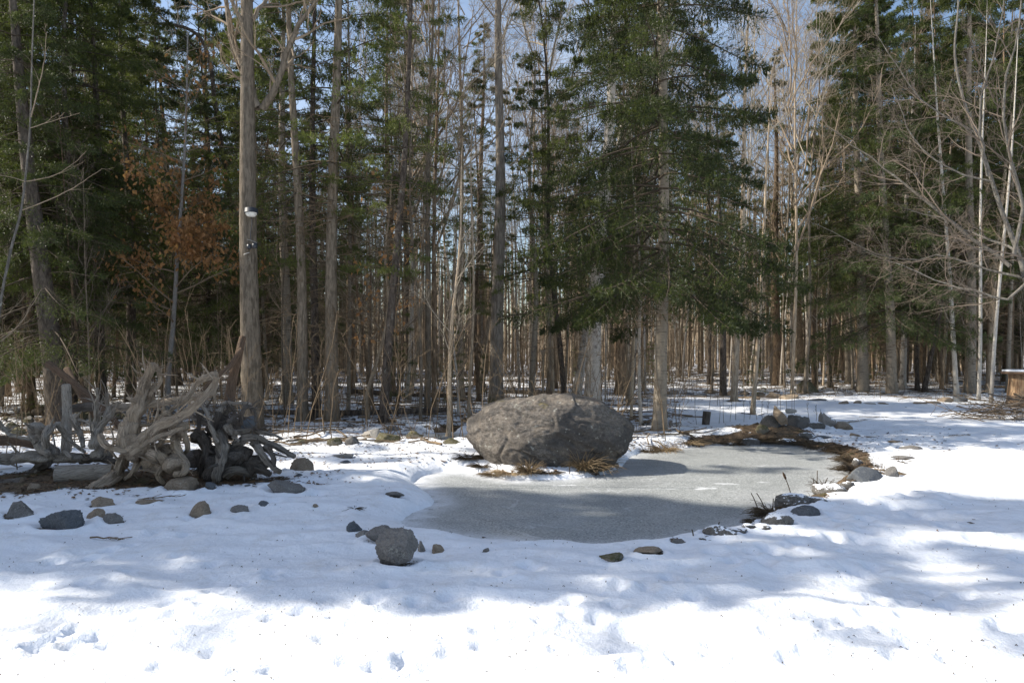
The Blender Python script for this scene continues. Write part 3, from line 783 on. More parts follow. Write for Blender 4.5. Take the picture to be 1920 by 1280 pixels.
# ------------------------------------------------------------------ trees one can tell apart
TREES = [
 # kind, x, y, width px, x2, y2, bark, crown, height, dead boughs, label
 ('spruce_tree', 114, 795, 40, 78, 480, 'hemlock_bark', 'hemlock', 12.5, None, 'leaning spruce trunk with mottled bark and dark drooping boughs, behind the root pile'),
 ('spruce_tree', 150, 742, 29, 146, 560, 'birch_bark', 'fir_high', 17, 0, 'pale mottled trunk just behind the leaning spruce'),
 ('bare_tree', 168, 728, 15, 166, 560, 'tan_bark', 'hw1', 15, None, 'slim pale trunk between the mottled trunk and the shaggy dark trunk'),
 ('fir_tree', 192, 762, 19, 186, 560, 'dark_bark', 'spruce_mid', 15, 1, 'shaggy dark trunk behind the upright grey roots of the pile'),
 ('fir_tree', 246, 752, 19, 240, 560, 'dark_bark', 'spruce_mid', 14, 1, 'flaky dark trunk standing behind the tall tan forked root'),
 ('fir_tree', 57, 778, 14, 52, 540, 'brown_bark', 'spruce_mid', 13, 2, 'brown trunk beside the mossy stone heap'),
 ('fir_tree', 40, 735, 15, 38, 600, 'brown_bark', 'fir_high', 17, 2, 'brown trunk standing behind the mossy stone heap'),
 ('fir_tree', 14, 742, 12, 12, 600, 'brown_bark', 'spruce_mid', 16, 0, 'brown trunk at the photo edge behind the mossy stone heap'),
 ('bare_tree', 392, 722, 17, 389, 300, 'brown_bark', 'fir_top', 19, None, 'straight brown trunk between the orange leaved beech and the large trunk with the lamp'),
 ('fir_tree', 330, 722, 20, 322, 560, 'dark_bark', 'fir_high', 17, 1, 'dark trunk with a wide foot behind the beech sapling'),
 ('fir_tree', 372, 716, 12, 346, 560, 'dark_bark', 'fir_thin', 15, 1, 'thin dark trunk tilted away from the straight brown trunk'),
 ('fir_tree', 567, 790, 21, 562, 620, 'grey_bark', 'fir_high', 15, 0, 'grey trunk first past the large trunk with the lamp'),
 ('fir_tree', 538, 757, 20, 536, 560, 'fir_bark', 'spruce_mid', 16, 2, 'mottled trunk behind the grey trunk near the large trunk with the lamp'),
 ('fir_tree', 593, 783, 17, 592, 560, 'dark_bark', 'fir_thin', 14, 1, 'rough dark trunk squeezed between two thicker grey trunks'),
 ('fir_tree', 622, 788, 25, 630, 300, 'grey_bark', 'fir_high', 17, 0, 'thick grey trunk above the mossy stones left of the boulder'),
 ('bare_tree', 660, 716, 17, 656, 480, 'brown_bark', 'fir_top', 18, None, 'brown trunk behind the fallen log between the thick grey trunk and the shaggy trunk'),
 ('fir_tree', 719, 792, 18, 733, 560, 'dark_bark', 'fir_thin', 13, 1, 'shaggy black trunk behind the mossy stones near the boulder'),
 ('fir_tree', 733, 738, 16, 728, 400, 'brown_bark', 'fir_high', 17, 0, 'dark straight trunk directly behind the shaggy black trunk'),
 ('fir_tree', 768, 728, 14, 764, 480, 'dark_bark', 'fir_top', 18, 2, 'slender dark trunk rising from bright snow behind the fallen log'),
 ('bare_tree', 801, 778, 13, 808, 330, 'grey_bark', 'hw3', 14, None, 'thin grey trunk standing at the end of the fallen log'),
 ('bare_tree', 814, 772, 10, 818, 440, 'brown_bark', 'fir_thin', 14, None, 'thin brown trunk paired with the thin grey trunk by the fallen log'),
 ('bare_tree', 866, 748, 12, 862, 0, 'tan_bark', 'hw2', 17, None, 'slim tan trunk in sun left of the grey birch with the mossy foot'),
 ('birch_tree', 931, 757, 26, 934, 0, 'moss_bark', 'hw4', 19, None, 'tall grey birch with a mossy foot standing behind the boulder'),
 ('bare_tree', 900, 738, 10, 916, 560, 'tan_bark', 'fir_thin', 12, None, 'thin yellowish trunk leaning towards the mossy footed birch'),
 ('bare_tree', 897, 722, 17, 903, 300, 'brown_bark', 'fir_top', 17, None, 'brown trunk half hidden behind the mossy footed birch'),
 ('bare_tree', 1030, 738, 11, 1026, 420, 'grey_bark', 'hw1', 15, None, 'slim grey trunk behind the top of the boulder'),
 ('birch_tree', 1080, 748, 17, 1108, 585, 'birch_bark', 'fir_thin', 14, None, 'slanting birch leaning against its straight neighbour behind the boulder'),
 ('spruce_tree', 1110, 760, 28, 1126, 480, 'birch_bark', 'spruce_mid', 17, 0, 'pale barked spruce rising straight behind the boulder crest'),
 ('fir_tree', 1164, 738, 21, 1182, 480, 'brown_bark', 'fir_thin', 16, 1, 'dark brown trunk right behind the shoulder of the boulder'),
 ('bare_tree', 1376, 752, 13, 1386, 480, 'tan_bark', 'hw2', 15, None, 'pale tan trunk behind the row of low stones'),
 ('bare_tree', 1356, 742, 13, 1352, 560, 'dark_bark', 'fir_thin', 13, 2, 'dark short crowned trunk beside the pale tan trunk'),
 ('bare_tree', 1411, 776, 9, 1427, 520, 'tan_bark', 'po1', 9, None, 'thin tan sapling leaning over the weeds beside the stone heap'),
 ('fir_tree', 1459, 722, 18, 1457, 400, 'brown_bark', 'fir_thin', 17, 1, 'trunk with a bushy brown foot behind the green mossy mound'),
 ('fir_tree', 1500, 700, 20, 1494, 560, 'tan_bark', 'fir_high', 17, 2, 'sunlit trunk deep in the wood behind the green mossy mound'),
 ('fir_tree', 1556, 726, 9, 1553, 520, 'dark_bark', 'fir_thin', 13, 0, 'thin dark trunk between the mossy mound and the thick mottled trunk'),
 ('fir_tree', 1591, 718, 11, 1583, 520, 'fir_bark', 'fir_thin', 14, 1, 'slim greyish trunk next to the thick mottled trunk'),
 ('spruce_tree', 1618, 733, 20, 1611, 480, 'fir_bark', 'spruce_mid', 18, 2, 'thick mottled spruce trunk with spreading roots behind the path'),
 ('spruce_tree', 1672, 738, 19, 1661, 480, 'fir_bark', 'spruce_low', 19, 1, 'spruce trunk with spreading dark roots second from the thick mottled one'),
 ('bare_tree', 1692, 730, 12, 1702, 470, 'birch_bark', 'hw1', 15, None, 'slim pale trunk between two spruces behind the path'),
 ('bare_tree', 1720, 732, 8, 1722, 560, 'dark_bark', 'fir_thin', 12, 0, 'very thin dark trunk beside the tilted dark trunk'),
 ('bare_tree', 1733, 734, 9, 1768, 560, 'dark_bark', 'fir_thin', 12, 2, 'tilted dark trunk leaning towards the white birches'),
 ('fir_tree', 1766, 714, 17, 1760, 480, 'fir_bark', 'spruce_mid', 18, 1, 'mottled trunk behind the tilted dark trunk'),
 ('birch_tree', 1794, 742, 9, 1770, 400, 'white_birch', 'po0', 15, None, 'white birch leaning out over the grey stone by the path'),
 ('spruce_tree', 1818, 736, 19, 1817, 480, 'fir_bark', 'spruce_mid', 19, 0, 'thick grey spruce trunk between two slender white birches'),
 ('birch_tree', 1835, 750, 7, 1841, 470, 'white_birch', 'po1', 14, None, 'slender upright white birch beside the thick grey spruce'),
 ('bare_tree', 1854, 736, 12, 1868, 560, 'tan_bark', 'fir_thin', 13, None, 'tan forked trunk behind the slender white birches'),
 ('birch_tree', 1858, 756, 7, 1874, 540, 'white_birch', 'po2', 13, None, 'slender white birch with a kinked foot near the brush pile'),
 ('spruce_tree', 1890, 716, 17, 1893, 480, 'brown_bark', 'spruce_mid', 19, 1, 'dark spruce behind the wooden stump table'),
 ('spruce_tree', 1560, 702, 17, 1560, 400, 'brown_bark', 'spruce_mid', 20, 0, 'dark spruce deep behind the thin dark trunk'),
 ('spruce_tree', 1726, 705, 17, 1732, 400, 'brown_bark', 'spruce_mid', 21, 1, 'tall dark spruce deep behind the tilted trunk'),
]
crown_of = dict(CR); crown_of.update({'hw%d' % (i + 1): m for i, m in enumerate(HW)}); crown_of.update({'po%d' % i: m for i, m in enumerate(PO)})
TAKEN = []
for i, (kind, x, y, w, x2, y2, bk, cr, ht, db, lab) in enumerate(TREES):
    b = ground_at(x, y)
    p2 = at_depth(x2, y2, b[1])
    lean = (p2[0] - b[0]) / (p2[2] - b[2])
    r0 = w * b[1] / F / 2
    TAKEN.append((b[0], b[1], r0))
    me = crown_of[cr]
    ch = ht * NH / 9.0 if cr.startswith('po') else None
    plant(kind, lab, b, r0, M[bk], me, ht, lean, seed=i + 1, dead=None if db is None else DB[db], crown_h=ch, k=14 if w > 20 else 10)

# the big spruce right of the boulder
b = ground_at(1237, 803); r0 = 25 * b[1] / F / 2; TAKEN.append((b[0], b[1], r0))
SPR = thing('spruce_tree', 'big dark green spruce with low sweeping boughs standing just right of the boulder', 'tree', b)
link('trunk', trunk_mesh(5, 17, r0, M['fir_bark'], (.004, 0), .05, 16, .35), SPR)
link('crown', conifer(77, 17, 2.75, 3.15, 225, 36, 8, .060, .0084, 9, fill=.90, gap=-.23, need=M['needle_deep'], e_top=.42, droop=.48, shape=.55, full=.8), SPR).rotation_euler = (0, 0, 2.1)
link('dead_branches', dead_boughs(78, 1.7, 3.6, 1.3, 34), SPR)

# the large grey trunk with the lamp
b = ground_at(475, 808); Yh = b[1]; r0 = 38 * Yh / F / 2; TAKEN.append((b[0], b[1], r0))
HERO = thing('bare_tree', 'large straight grey trunk with a lamp fixed to it, behind the root pile', 'tree', b)
top = at_depth(462, 0, Yh); lean = (top[0] - b[0]) / (top[2] - b[2])
link('trunk', trunk_mesh(3, 17, r0 * 1.02, M['grey_bark'], (lean, 0), .03, 24, .16, n=60, top=.35), HERO)
def px_path(pts, Y, dd=0.0, n=9, off=None):
    P = np.array([at_depth(p[0], p[1], Y + (p[2] if len(p) > 2 else 0) + dd * k / max(len(pts) - 1, 1)) for k, p in enumerate(pts)])
    P = spline(P, n)
    return P if off is None else P - np.asarray(off)
def limb_set(root, specs, Y, mat, seed, n2=9, n3=6, n4=4, up=.05, rmin=.005, twig=None, base=None, wander=.14):
    """limbs traced at their own depth, each a part, and one part for all the twigs that grow from them"""
    rng = np.random.default_rng(seed)
    base = np.array(root.location) if base is None else base
    PP, RR = [], []
    for j, (pts, ra, rb, dd) in enumerate(specs):
        P = px_path(pts, Y, dd, 12, base)
        P[1:-1] += rng.normal(0, .02, P[1:-1].shape) * min(1, ra / .03) ** 1.5
        rr = np.linspace(ra, rb, 12)
        V, q = limb_verts(P, rr, 8, .12, 9, seed + j, cap=False)
        link('limb', MB().add(V, q).mesh('limb', [mat]), root)
        PP.append(P); RR.append(rr)
    PP, RR = np.array(PP), np.array(RR)
    L = np.linalg.norm(np.diff(PP, axis=1), axis=-1).sum(1)
    mb = MB()
    P2, r2, l2 = grow(rng, PP, RR, L, n2, .15, 1, .35, 1.0, .22, .5, 7, wander, up, rmin=rmin * 1.4); V, q = tubes(P2, r2, 5); mb.add(V, q)
    P3, r3, l3 = grow(rng, P2, r2, l2, n3, .15, 1, .35, 1.0, .35, .65, 5, wander, up * .6, rmin=rmin); V, q = tubes(P3, r3, 3); mb.add(V, q)
    if n4:
        P4, r4, l4 = grow(rng, P3, r3, l3, n4, .2, 1, .35, 1.0, .35, .7, 3, wander, up * .4, rmin=rmin * .8); V, q = tubes(P4, r4, 3); mb.add(V, q)
    tag(link('twigs', mb.mesh('twigs', [twig or mat]), root), kind='stuff')
limb_set(HERO, [
    ([(484,203), (470,165), (448,110), (432,45), (418,-30), (400,-140)], .085, .03, .5),
    ([(492,205), (512,178), (528,140), (543,85), (565,40), (598,0), (650,-70)], .085, .03, -.3),
    ([(466,60), (440,15), (425,-40), (380,-160)], .05, .02, -.8),
    ([(470,40), (500,0), (530,-60), (560,-160)], .05, .02, .8)], Yh, M['grey_bark'], 5, 9, 5, 4, .06, twig=M['twig'])

# dark crooked hardwood behind it, its limbs arching over the left of the picture
b = ground_at(447, 722); Yc = b[1]; TAKEN.append((b[0], b[1], .15))
CRK = thing('bare_tree', 'crooked dark hardwood arching over the root pile from behind the trunk with the lamp', 'tree', b)
P = px_path([(447,722), (444,640), (440,520), (438,420), (424,330), (415,270), (404,200), (392,110), (366,62), (310,45), (240,52), (150,70)], Yc - .3, -6.0, 40, b)
V, q = limb_verts(P, np.linspace(.17, .03, 40), 10, .12, 6, 4, cap=False)
link('trunk', MB().add(V, q).mesh('trunk', [M['dark_bark']]), CRK)
limb_set(CRK, [
    ([(392,110), (350,75), (300,30), (250,-20)], .06, .02, -3.0), ([(405,200), (340,170), (290,150), (200,170), (120,210)], .045, .015, -4.0),
    ([(366,62), (330,90), (260,85), (150,52), (60,45), (0,0)], .05, .015, -4.0), ([(398,150), (350,120), (280,100), (180,60), (90,70), (0,40)], .04, .012, -5.0),
    ([(415,270), (360,240), (310,215), (230,180), (170,130)], .035, .012, -3.0)], Yc - 3, M['dark_bark'], 8, 9, 5, 3, -.02, twig=M['pale_twig'], wander=.17)

# beech sapling keeping its orange leaves
b = ground_at(314, 775); Yb = b[1]; TAKEN.append((b[0], b[1], .1))
BEE = thing('beech_tree', 'slender beech with withered orange leaves, rising behind the root pile', 'tree', b)
P = px_path([(314,775), (316,700), (322,640), (328,560), (333,470), (340,380), (346,290), (350,180), (352,60)], Yb, .3, 30, b)
V, q = limb_verts(P, np.linspace(.075, .02, 30), 10, .12, 8, 6, cap=False)
link('trunk', MB().add(V, q).mesh('trunk', [birch('beech_bark', (.30, .28, .26), (.12, .11, .10), .66)]), BEE)
rng = np.random.default_rng(61)
rr = np.linspace(.075, .02, 30)[None]
P1, r1, l1 = grow(rng, P[None], rr, np.array([6.5]), 28, .30, .97, .9, 1.4, .20, .36, 7, .08, .0, rmin=.006, taper=.55)
P2, r2, l2 = grow(rng, P1, r1, l1, 8, .2, 1, .4, 1.0, .3, .6, 4, .12, .0, rmin=.004)
P3, r3, l3 = grow(rng, P2, r2, l2, 4, .2, 1, .4, 1.0, .3, .6, 2, .12, .0, rmin=.003)
mb = MB()
for Pq, rq, kk in ((P1, r1, 4), (P2, r2, 3), (P3, r3, 3)): V, q = tubes(Pq, rq, kk); mb.add(V, q)
link('branches', mb.mesh('branches', [M['twig']]), BEE)
def leaves(rng, pts, size, mat, name='leaves'):
    n = len(pts); d = nrm(np.stack([rng.normal(0, .5, n), rng.normal(0, .5, n), -rng.uniform(.4, 1.2, n)], -1))
    s = nrm(np.cross(d, rng.normal(size=(n, 3)))); u = np.cross(d, s)
    l = size * rng.uniform(.6, 1.25, (n, 1)); w = l * rng.uniform(.26, .42, (n, 1)); cu = rng.uniform(-.3, .3, (n, 1)) * l
    V = np.stack([pts, pts + d * l * .45 + s * w + u * cu, pts + d * l + u * cu * .5, pts + d * l * .45 - s * w + u * cu, pts + d * l * .5 - u * cu * .2], 1).reshape(-1, 3)
    o = np.arange(n)[:, None, None] * 5
    Fc = (o + np.array([[0, 1, 4], [1, 2, 4], [2, 3, 4], [3, 0, 4]])[None]).reshape(-1, 3)
    return MB().add(V, Fc, 0, False).mesh(name, [mat])
tips = np.concatenate([P3[:, -1], P3[:, 1], P2[:, -1], P2[:, 3]])
zz = tips[:, 2]
wgt = np.exp(-((zz - 5.0) / 1.25) ** 2) * .95 + .05
tips = np.concatenate([tips, tips + rng.normal(0, .16, tips.shape), tips + rng.normal(0, .24, tips.shape)]); sel = rng.random(len(tips)) < np.concatenate([wgt, wgt, wgt])
tag(link('leaves', leaves(rng, tips[sel], .135, M['beech_leaf']), BEE), kind='stuff')

# second, smaller beech with a few leaves behind the mossy stones
b = ground_at(690, 786); TAKEN.append((b[0], b[1], .06))
BE2 = thing('beech_tree', 'small crooked beech with scattered orange leaves above the mossy stones', 'tree', b)
P = px_path([(690,786), (688,740), (706,680), (722,620), (728,560), (722,480), (730,400), (735,330)], b[1], .2, 24, b)
V, q = limb_verts(P, np.linspace(.06, .015, 24), 8, .12, 8, 7, cap=False)
link('trunk', MB().add(V, q).mesh('trunk', [M['tan_bark']]), BE2)
P1, r1, l1 = grow(rng, P[None], np.linspace(.06, .015, 24)[None], np.array([4.5]), 20, .35, .97, .8, 1.4, .16, .34, 7, .10, .0, rmin=.005, taper=.5)
P2, r2, l2 = grow(rng, P1, r1, l1, 8, .2, 1, .4, 1.0, .3, .6, 4, .14, .0, rmin=.004)
mb = MB()
for Pq, rq, kk in ((P1, r1, 4), (P2, r2, 3)): V, q = tubes(Pq, rq, kk); mb.add(V, q)
link('branches', mb.mesh('branches', [M['twig']]), BE2)
tips = np.concatenate([P2[:, -1], P2[:, 2]]); sel = rng.random(len(tips)) < .55
tag(link('leaves', leaves(rng, tips[sel], .135, M['beech_leaf']), BE2), kind='stuff')

# thin pale sapling at the near left
b = ground_at(-16, 830); Ys = 10.2
SAP = thing('sapling_tree', 'thin pale bare sapling curving up at the photo edge before the dark boughs', 'tree', (*at_depth(-14, 840, Ys)[:2], hz(*at_depth(-14, 840, Ys)[:2])))
sb = np.array(SAP.location)
P = px_path([(-14,845), (-10,700), (0,575), (20,470), (40,392), (51,300), (57,225), (60,110), (64,0), (66,-90)], Ys, .3, 34, sb)
V, q = limb_verts(P, np.linspace(.024, .007, 34), 8, .1, 9, 8, cap=False)
link('trunk', MB().add(V, q).mesh('trunk', [M['alder_bark']]), SAP)
limb_set(SAP, [([(42,394), (120,362), (160,338), (192,316)], 0.0084, 0.0028, .3), ([(50,340), (100,330), (140,305), (162,283)], 0.0072, 0.0028, -.3),
    ([(57,240), (95,228), (150,212)], 0.0066, 0.0028, .2), ([(58,220), (70,170), (82,118), (88,60)], 0.0096, 0.0033, 0.1),
    ([(48,341), (20,332), (-20,326)], 0.0060, 0.0022, 0), ([(2,640), (36,608), (58,575), (78,541)], 0.0096, 0.0039, -.3)], Ys, M['twig'], 9, 3, 3, 0, .02, rmin=.002)

# wide bare tree at the right edge, limbs reaching back over the path
Yr = 10.5
rb = at_depth(2015, 850, Yr); rb[2] = hz(rb[0], rb[1])
RT = thing('bare_tree', 'spreading bare tree with fine reddish twigs reaching in from the photo edge over the path', 'tree', rb)
P = px_path([(2015,870), (1985,700), (1950,590), (1925,530), (1910,477), (1880,400), (1852,315), (1830,250), (1806,185), (1790,100), (1797,0), (1790,-120)], Yr, .8, 44, rb)
V, q = limb_verts(P, np.linspace(.05, .010, 44), 10, .12, 8, 9, cap=False)
link('trunk', MB().add(V, q).mesh('trunk', [M['alder_bark']]), RT)
limb_set(RT, [
    ([(1925,530), (1885,560), (1813,541), (1763,530), (1700,500), (1620,470)], 0.0217, 0.0042, 1.2),
    ([(1918,520), (1873,510), (1813,493), (1763,478), (1713,486), (1647,477), (1580,447), (1530,420)], 0.0198, 0.0042, 1.6),
    ([(1905,470), (1863,450), (1813,433), (1780,413), (1700,392)], 0.0217, 0.0056, 1.5),
    ([(1895,500), (1830,450), (1747,387), (1697,347), (1647,310), (1597,270), (1550,235)], 0.0310, 0.0070, 2.5),
    ([(1852,330), (1845,290), (1834,240), (1846,160), (1870,80), (1885,-20)], 0.0217, 0.0070, -.6),
    ([(1830,250), (1770,215), (1720,180), (1680,120), (1640,60)], 0.0174, 0.0049, .8),
    ([(1900,480), (1915,380), (1890,290), (1880,200), (1900,100), (1915,0)], 0.0279, 0.0084, -.8),
    ([(1950,590), (1960,470), (1950,350), (1930,200), (1940,60)], 0.0310, 0.0084, -1.2),
    ([(1860,340), (1790,320), (1720,270), (1690,210), (1670,160)], 0.0161, 0.0042, 1.0)],
    Yr, M['alder_bark'], 12, 12, 8, 5, .02, twig=M['red_twig'], rmin=.0022, wander=.17)

# ------------------------------------------------------------------ the many trees of the wood
rng = np.random.default_rng(2024)
def clear(x, y, gap):
    return all((x - a) ** 2 + (y - c) ** 2 > (gap + r) ** 2 for a, c, r in TAKEN)
TRK = {}
for j, (nm, bk) in enumerate((('brown', 'brown_bark'), ('dark', 'dark_bark'), ('fir', 'fir_bark'), ('tan', 'tan_bark'), ('grey', 'grey_bark'), ('birch', 'birch_bark'))):
    TRK[nm] = [trunk_mesh(100 + j * 7 + v, NH, .11, M[bk], (0, 0), .10 + .08 * v, 8, .3, n=16) for v in range(2)]
KINDS = {
    'fir': ('fir_tree', 'conifer trunk with bare lower boughs among the crowded trunks deep in the wood', 'conifers crowded in the wood'),
    'bare': ('bare_tree', 'leafless trunk among the crowded trunks deep in the wood', 'leafless trees crowded in the wood'),
    'pole': ('sapling_tree', 'thin leafless young tree among the crowded trunks of the wood', 'thin young trees in the wood'),
    'young': ('young_fir_tree', 'young green fir growing below the tall trunks in the wood', 'young firs in the wood'),
}
PLACES = [(110, 'behind the bleached root wad'), (260, 'behind the leaning spruce'), (400, 'behind the orange leaved beech'), (520, 'behind the trunk with the lamp'),
    (640, 'behind the first thick grey trunks'), (760, 'behind the shaggy black trunk'), (880, 'beyond the end of the fallen log'), (1000, 'beyond the mossy footed birch'),
    (1180, 'beyond the boulder'), (1300, 'beyond the big spruce'), (1440, 'beyond the cut post and weeds'), (1560, 'beyond the stone heap'),
    (1700, 'behind the spruces with spreading roots'), (1830, 'behind the white birches'), (9999, 'behind the stump table')]
def wood_tree(kind, x, y, s, r):
    nm, lab, grp = KINDS[kind]
    tk = {'fir': ['brown', 'dark', 'fir', 'fir', 'brown'], 'bare': ['grey', 'tan', 'birch', 'birch', 'tan', 'brown'], 'pole': ['tan', 'grey', 'brown', 'birch'], 'young': ['brown']}[kind]
    bk = tk[rng.integers(len(tk))]
    px = CX + F * x / y
    place = next(p for lim, p in PLACES if px < lim)
    far = 'in front' if y < 20 else 'nearer' if y < 27 else 'farther' if y < 38 else 'deepest'
    wpx = 2 * r * F / y
    thick = 'stout' if wpx > 9 else 'slim' if wpx > 5 else 'thin'
    col = {'brown': 'brown', 'dark': 'dark', 'fir': 'mottled', 'grey': 'grey', 'tan': 'tan', 'birch': 'pale'}[bk]
    what = {'fir': 'conifer trunk', 'bare': 'leafless trunk', 'pole': 'bare sapling', 'young': 'young green fir'}[kind]
    lab = f'{thick} {col} {what}, {far} in the wood {place}' if kind != 'young' else f'{what}, {far} in the wood {place}'
    root = thing(nm, lab, 'tree', (x, y, hz(x, y)), grp)
    root.rotation_euler = (rng.normal(0, .034), rng.normal(0, .042), rng.uniform(0, 6.28))
    root.scale = (s, s, s)
    def child(name, me, sc=1.0):
        o = link(name, me, root); o.scale = (sc, sc, sc); return o
    if kind == 'young':
        root.scale = (s * .35,) * 3
        tr = link('trunk', TRK['brown'][0], root); tr.scale = (.4, .4, .34)
        child('crown', SM[rng.integers(2)], 1.0)
        return
    tr = link('trunk', TRK[bk][rng.integers(2)], root)
    k = r / (.11 * s); 
    if kind == 'pole':
        tr.scale = (k, k, 9 / NH)
        child('branches', PO[rng.integers(3)]); return
    tr.scale = (k, k, 1)
    if kind == 'fir':
        px = CX + F * x / y
        opts = ['fir_high', 'fir_top', 'fir_thin', 'spruce_mid', 'spruce_low'] if (px < 640 or px > 1480) else ['fir_top', 'fir_thin', 'fir_high', 'fir_thin']
        child('crown', CR[opts[rng.integers(len(opts))]])
        child('dead_branches', DB[rng.integers(3)])
    else:
        child('branches', HW[rng.integers(4)])
count = {'fir': 0, 'bare': 0, 'pole': 0, 'young': 0}
tries = 0
while sum(count.values()) < 390 and tries < 40000:
    tries += 1
    y = 14 + 42 * rng.random() ** 1.15
    x = rng.uniform(-.80, .80) * y
    if y < forest_edge(x) + 2.2: continue
    if not clear(x, y, .62 if y < 30 else .70): continue
    px = CX + F * x / y
    if y < 19.5 and (180 < px < 520 or 880 < px < 1180): continue
    mid = math.exp(-((px - 900) / 230) ** 2) + .8 * math.exp(-((px - 1500) / 110) ** 2)
    u = rng.random()
    if y < 18: kind = 'pole' if u < .75 else 'young'
    elif u < .24: kind = 'pole'
    elif u < .30: kind = 'young'
    elif u < (.30 + (.46 + .16 * (px < 680 or px > 1560)) * (1 - .62 * min(mid, 1))): kind = 'fir'
    else: kind = 'bare'
    cor = y + .11 * x
    if kind in ('fir', 'bare') and (19.0 < cor < 22.0 or 25.0 < cor < 28.6 or 32.0 < cor < 36.4 or 41 < cor < 44) and x < 9: continue
    if kind == 'fir':
        s = rng.uniform(.8, 1.25) * (1 - .42 * min(mid, 1)); r = rng.uniform(.04, .105)
        if px > 1560: s *= 1.12
    elif kind == 'bare': s = rng.uniform(.75, 1.15); r = rng.uniform(.035, .085)
    elif kind == 'pole': s = rng.uniform(.55, 1.1); r = rng.uniform(.022, .05)
    else: s = rng.uniform(.8, 1.5); r = .05
    wood_tree(kind, x, y, s, r)
    TAKEN.append((x, y, r)); count[kind] += 1
print('wood', count)

# trees beside the clearing that throw the shadow bands over the snow
def beside(x, y, s, cr, kind='spruce'):
    root = thing('spruce_tree', 'tall spruce standing beside the clearing and shading its snow', 'tree', (x, y, hz(x, y)), 'spruces beside the clearing')
    root.rotation_euler = (0, 0, x * 3.1 + y)
    root.scale = (s, s, s)
    tr = link('trunk', TRK['fir'][0], root); tr.scale = (1.6, 1.6, 1)
    link('crown', CR[cr], root)
SHADE = [(-13.5, 7.3, 1.0, 'spruce_narrow'), (-14.0, 9.3, .68, 'spruce_narrow'), (-17.5, 8.4, 1.05, 'spruce_narrow'), (-15.0, 11.0, .66, 'spruce_narrow'), (-20.5, 10.2, 1.45, 'spruce_narrow'),
         (-24.5, 10.6, 1.5, 'spruce_narrow'), (-13.0, 6.5, .95, 'fir_thin'), (-16.0, 13.1, .98, 'fir_thin'), (-24, 13.4, 1.1, 'fir_thin')]
for a in SHADE: beside(*a)

# ------------------------------------------------------------------ the far wood, one mass
rng = np.random.default_rng(7)
n = 2600
y = rng.uniform(50, 120, n); x = rng.uniform(-.85, .85, n) * y
z = H(x, y); hgt = rng.uniform(9, 17, n)
P = np.stack([np.stack([x + rng.normal(0, .012, n) * hgt * k, y, z - .2 + hgt * k], -1) for k in (0, .33, .66, 1)], 1)
r0 = rng.uniform(.04, .13, n)
mb = MB(); V, q = tubes(P, r0[:, None] * np.array([[1, .8, .55, .15]]), 5); mb.add(V, q, 0)
n2 = 110000
i = rng.integers(0, n, n2)
pxi = CX + F * x[i] / y[i]
mid = np.exp(-((pxi - 900) / 230) ** 2)
t = rng.uniform(.16, 1, n2) ** .9
keep = rng.random(n2) < 1 - .7 * mid * (t > .35)
i, t = i[keep], t[keep]; n2 = len(i)
rad = (1.5 - 1.2 * t) * np.sqrt(rng.random(n2)) + .1
az = rng.uniform(0, 6.283, n2)
c = np.stack([x[i] + rad * np.cos(az), y[i] + rad * np.sin(az), z[i] + hgt[i] * t - .15 * rad], -1)
d = nrm(np.stack([np.cos(az), np.sin(az), rng.normal(-.1, .35, n2)], -1)); s = nrm(np.cross(d, rng.normal(size=(n2, 3))))
ln = rng.uniform(.18, .5, (n2, 1)); wd = rng.uniform(.03, .09, (n2, 1))
V = np.stack([c - s * wd, c + s * wd, c + d * ln], 1).reshape(-1, 3)
low = (t < .42)
tri = np.arange(len(V)).reshape(-1, 3)
mb.add(V, tri[~low], 1, False); mb.f.append((tri[low] + (mb.n - len(V)), 2, False))
tag(link('far_wood', mb.mesh('far_wood', [M['tan_bark'], M['needle_olive'], M['dead_twig']])), 'mass of thin trunks and dark foliage far back in the wood', 'woods', kind='stuff')

# brush: thin stems and twigs between the trunks
n = 2600
y = 13 + 42 * rng.random(n) ** 1.1; x = rng.uniform(-.8, .8, n) * y
ok = y > forest_edge(x) + .6
x, y = x[ok], y[ok]; n = len(x); z = H(x, y)
hg = rng.uniform(.35, 2.6, n); ps = [np.stack([x, y, z - .05], -1)]; d = nrm(np.stack([rng.normal(0, .18, n), rng.normal(0, .18, n), np.ones(n)], -1))
for k in range(4):
    d = nrm(d + rng.normal(0, .10, (n, 3))); ps.append(ps[-1] + d * (hg / 4)[:, None])
P = np.stack(ps, 1); rr = (rng.uniform(.004, .011, n))[:, None] * np.linspace(1, .45, 5)[None]
mb = MB(); V, q = tubes(P, rr, 4); mb.add(V, q, 0)
P2, r2, l2 = grow(rng, P, rr, hg, 5, .3, 1, .4, 1.0, .2, .5, 3, .15, .02, rmin=.0035); V, q = tubes(P2, r2, 3); mb.add(V, q, 0)
P3, r3, l3 = grow(rng, P2, r2, l2, 2, .3, 1, .4, 1.0, .3, .6, 2, .15, .02, rmin=.003); V, q = tubes(P3, r3, 3); mb.add(V, q, 0)
tag(link('undergrowth', mb.mesh('undergrowth', [M['dead_twig']])), 'thin bare stems of brush between the trunks on the snowy forest floor', 'undergrowth', kind='stuff')

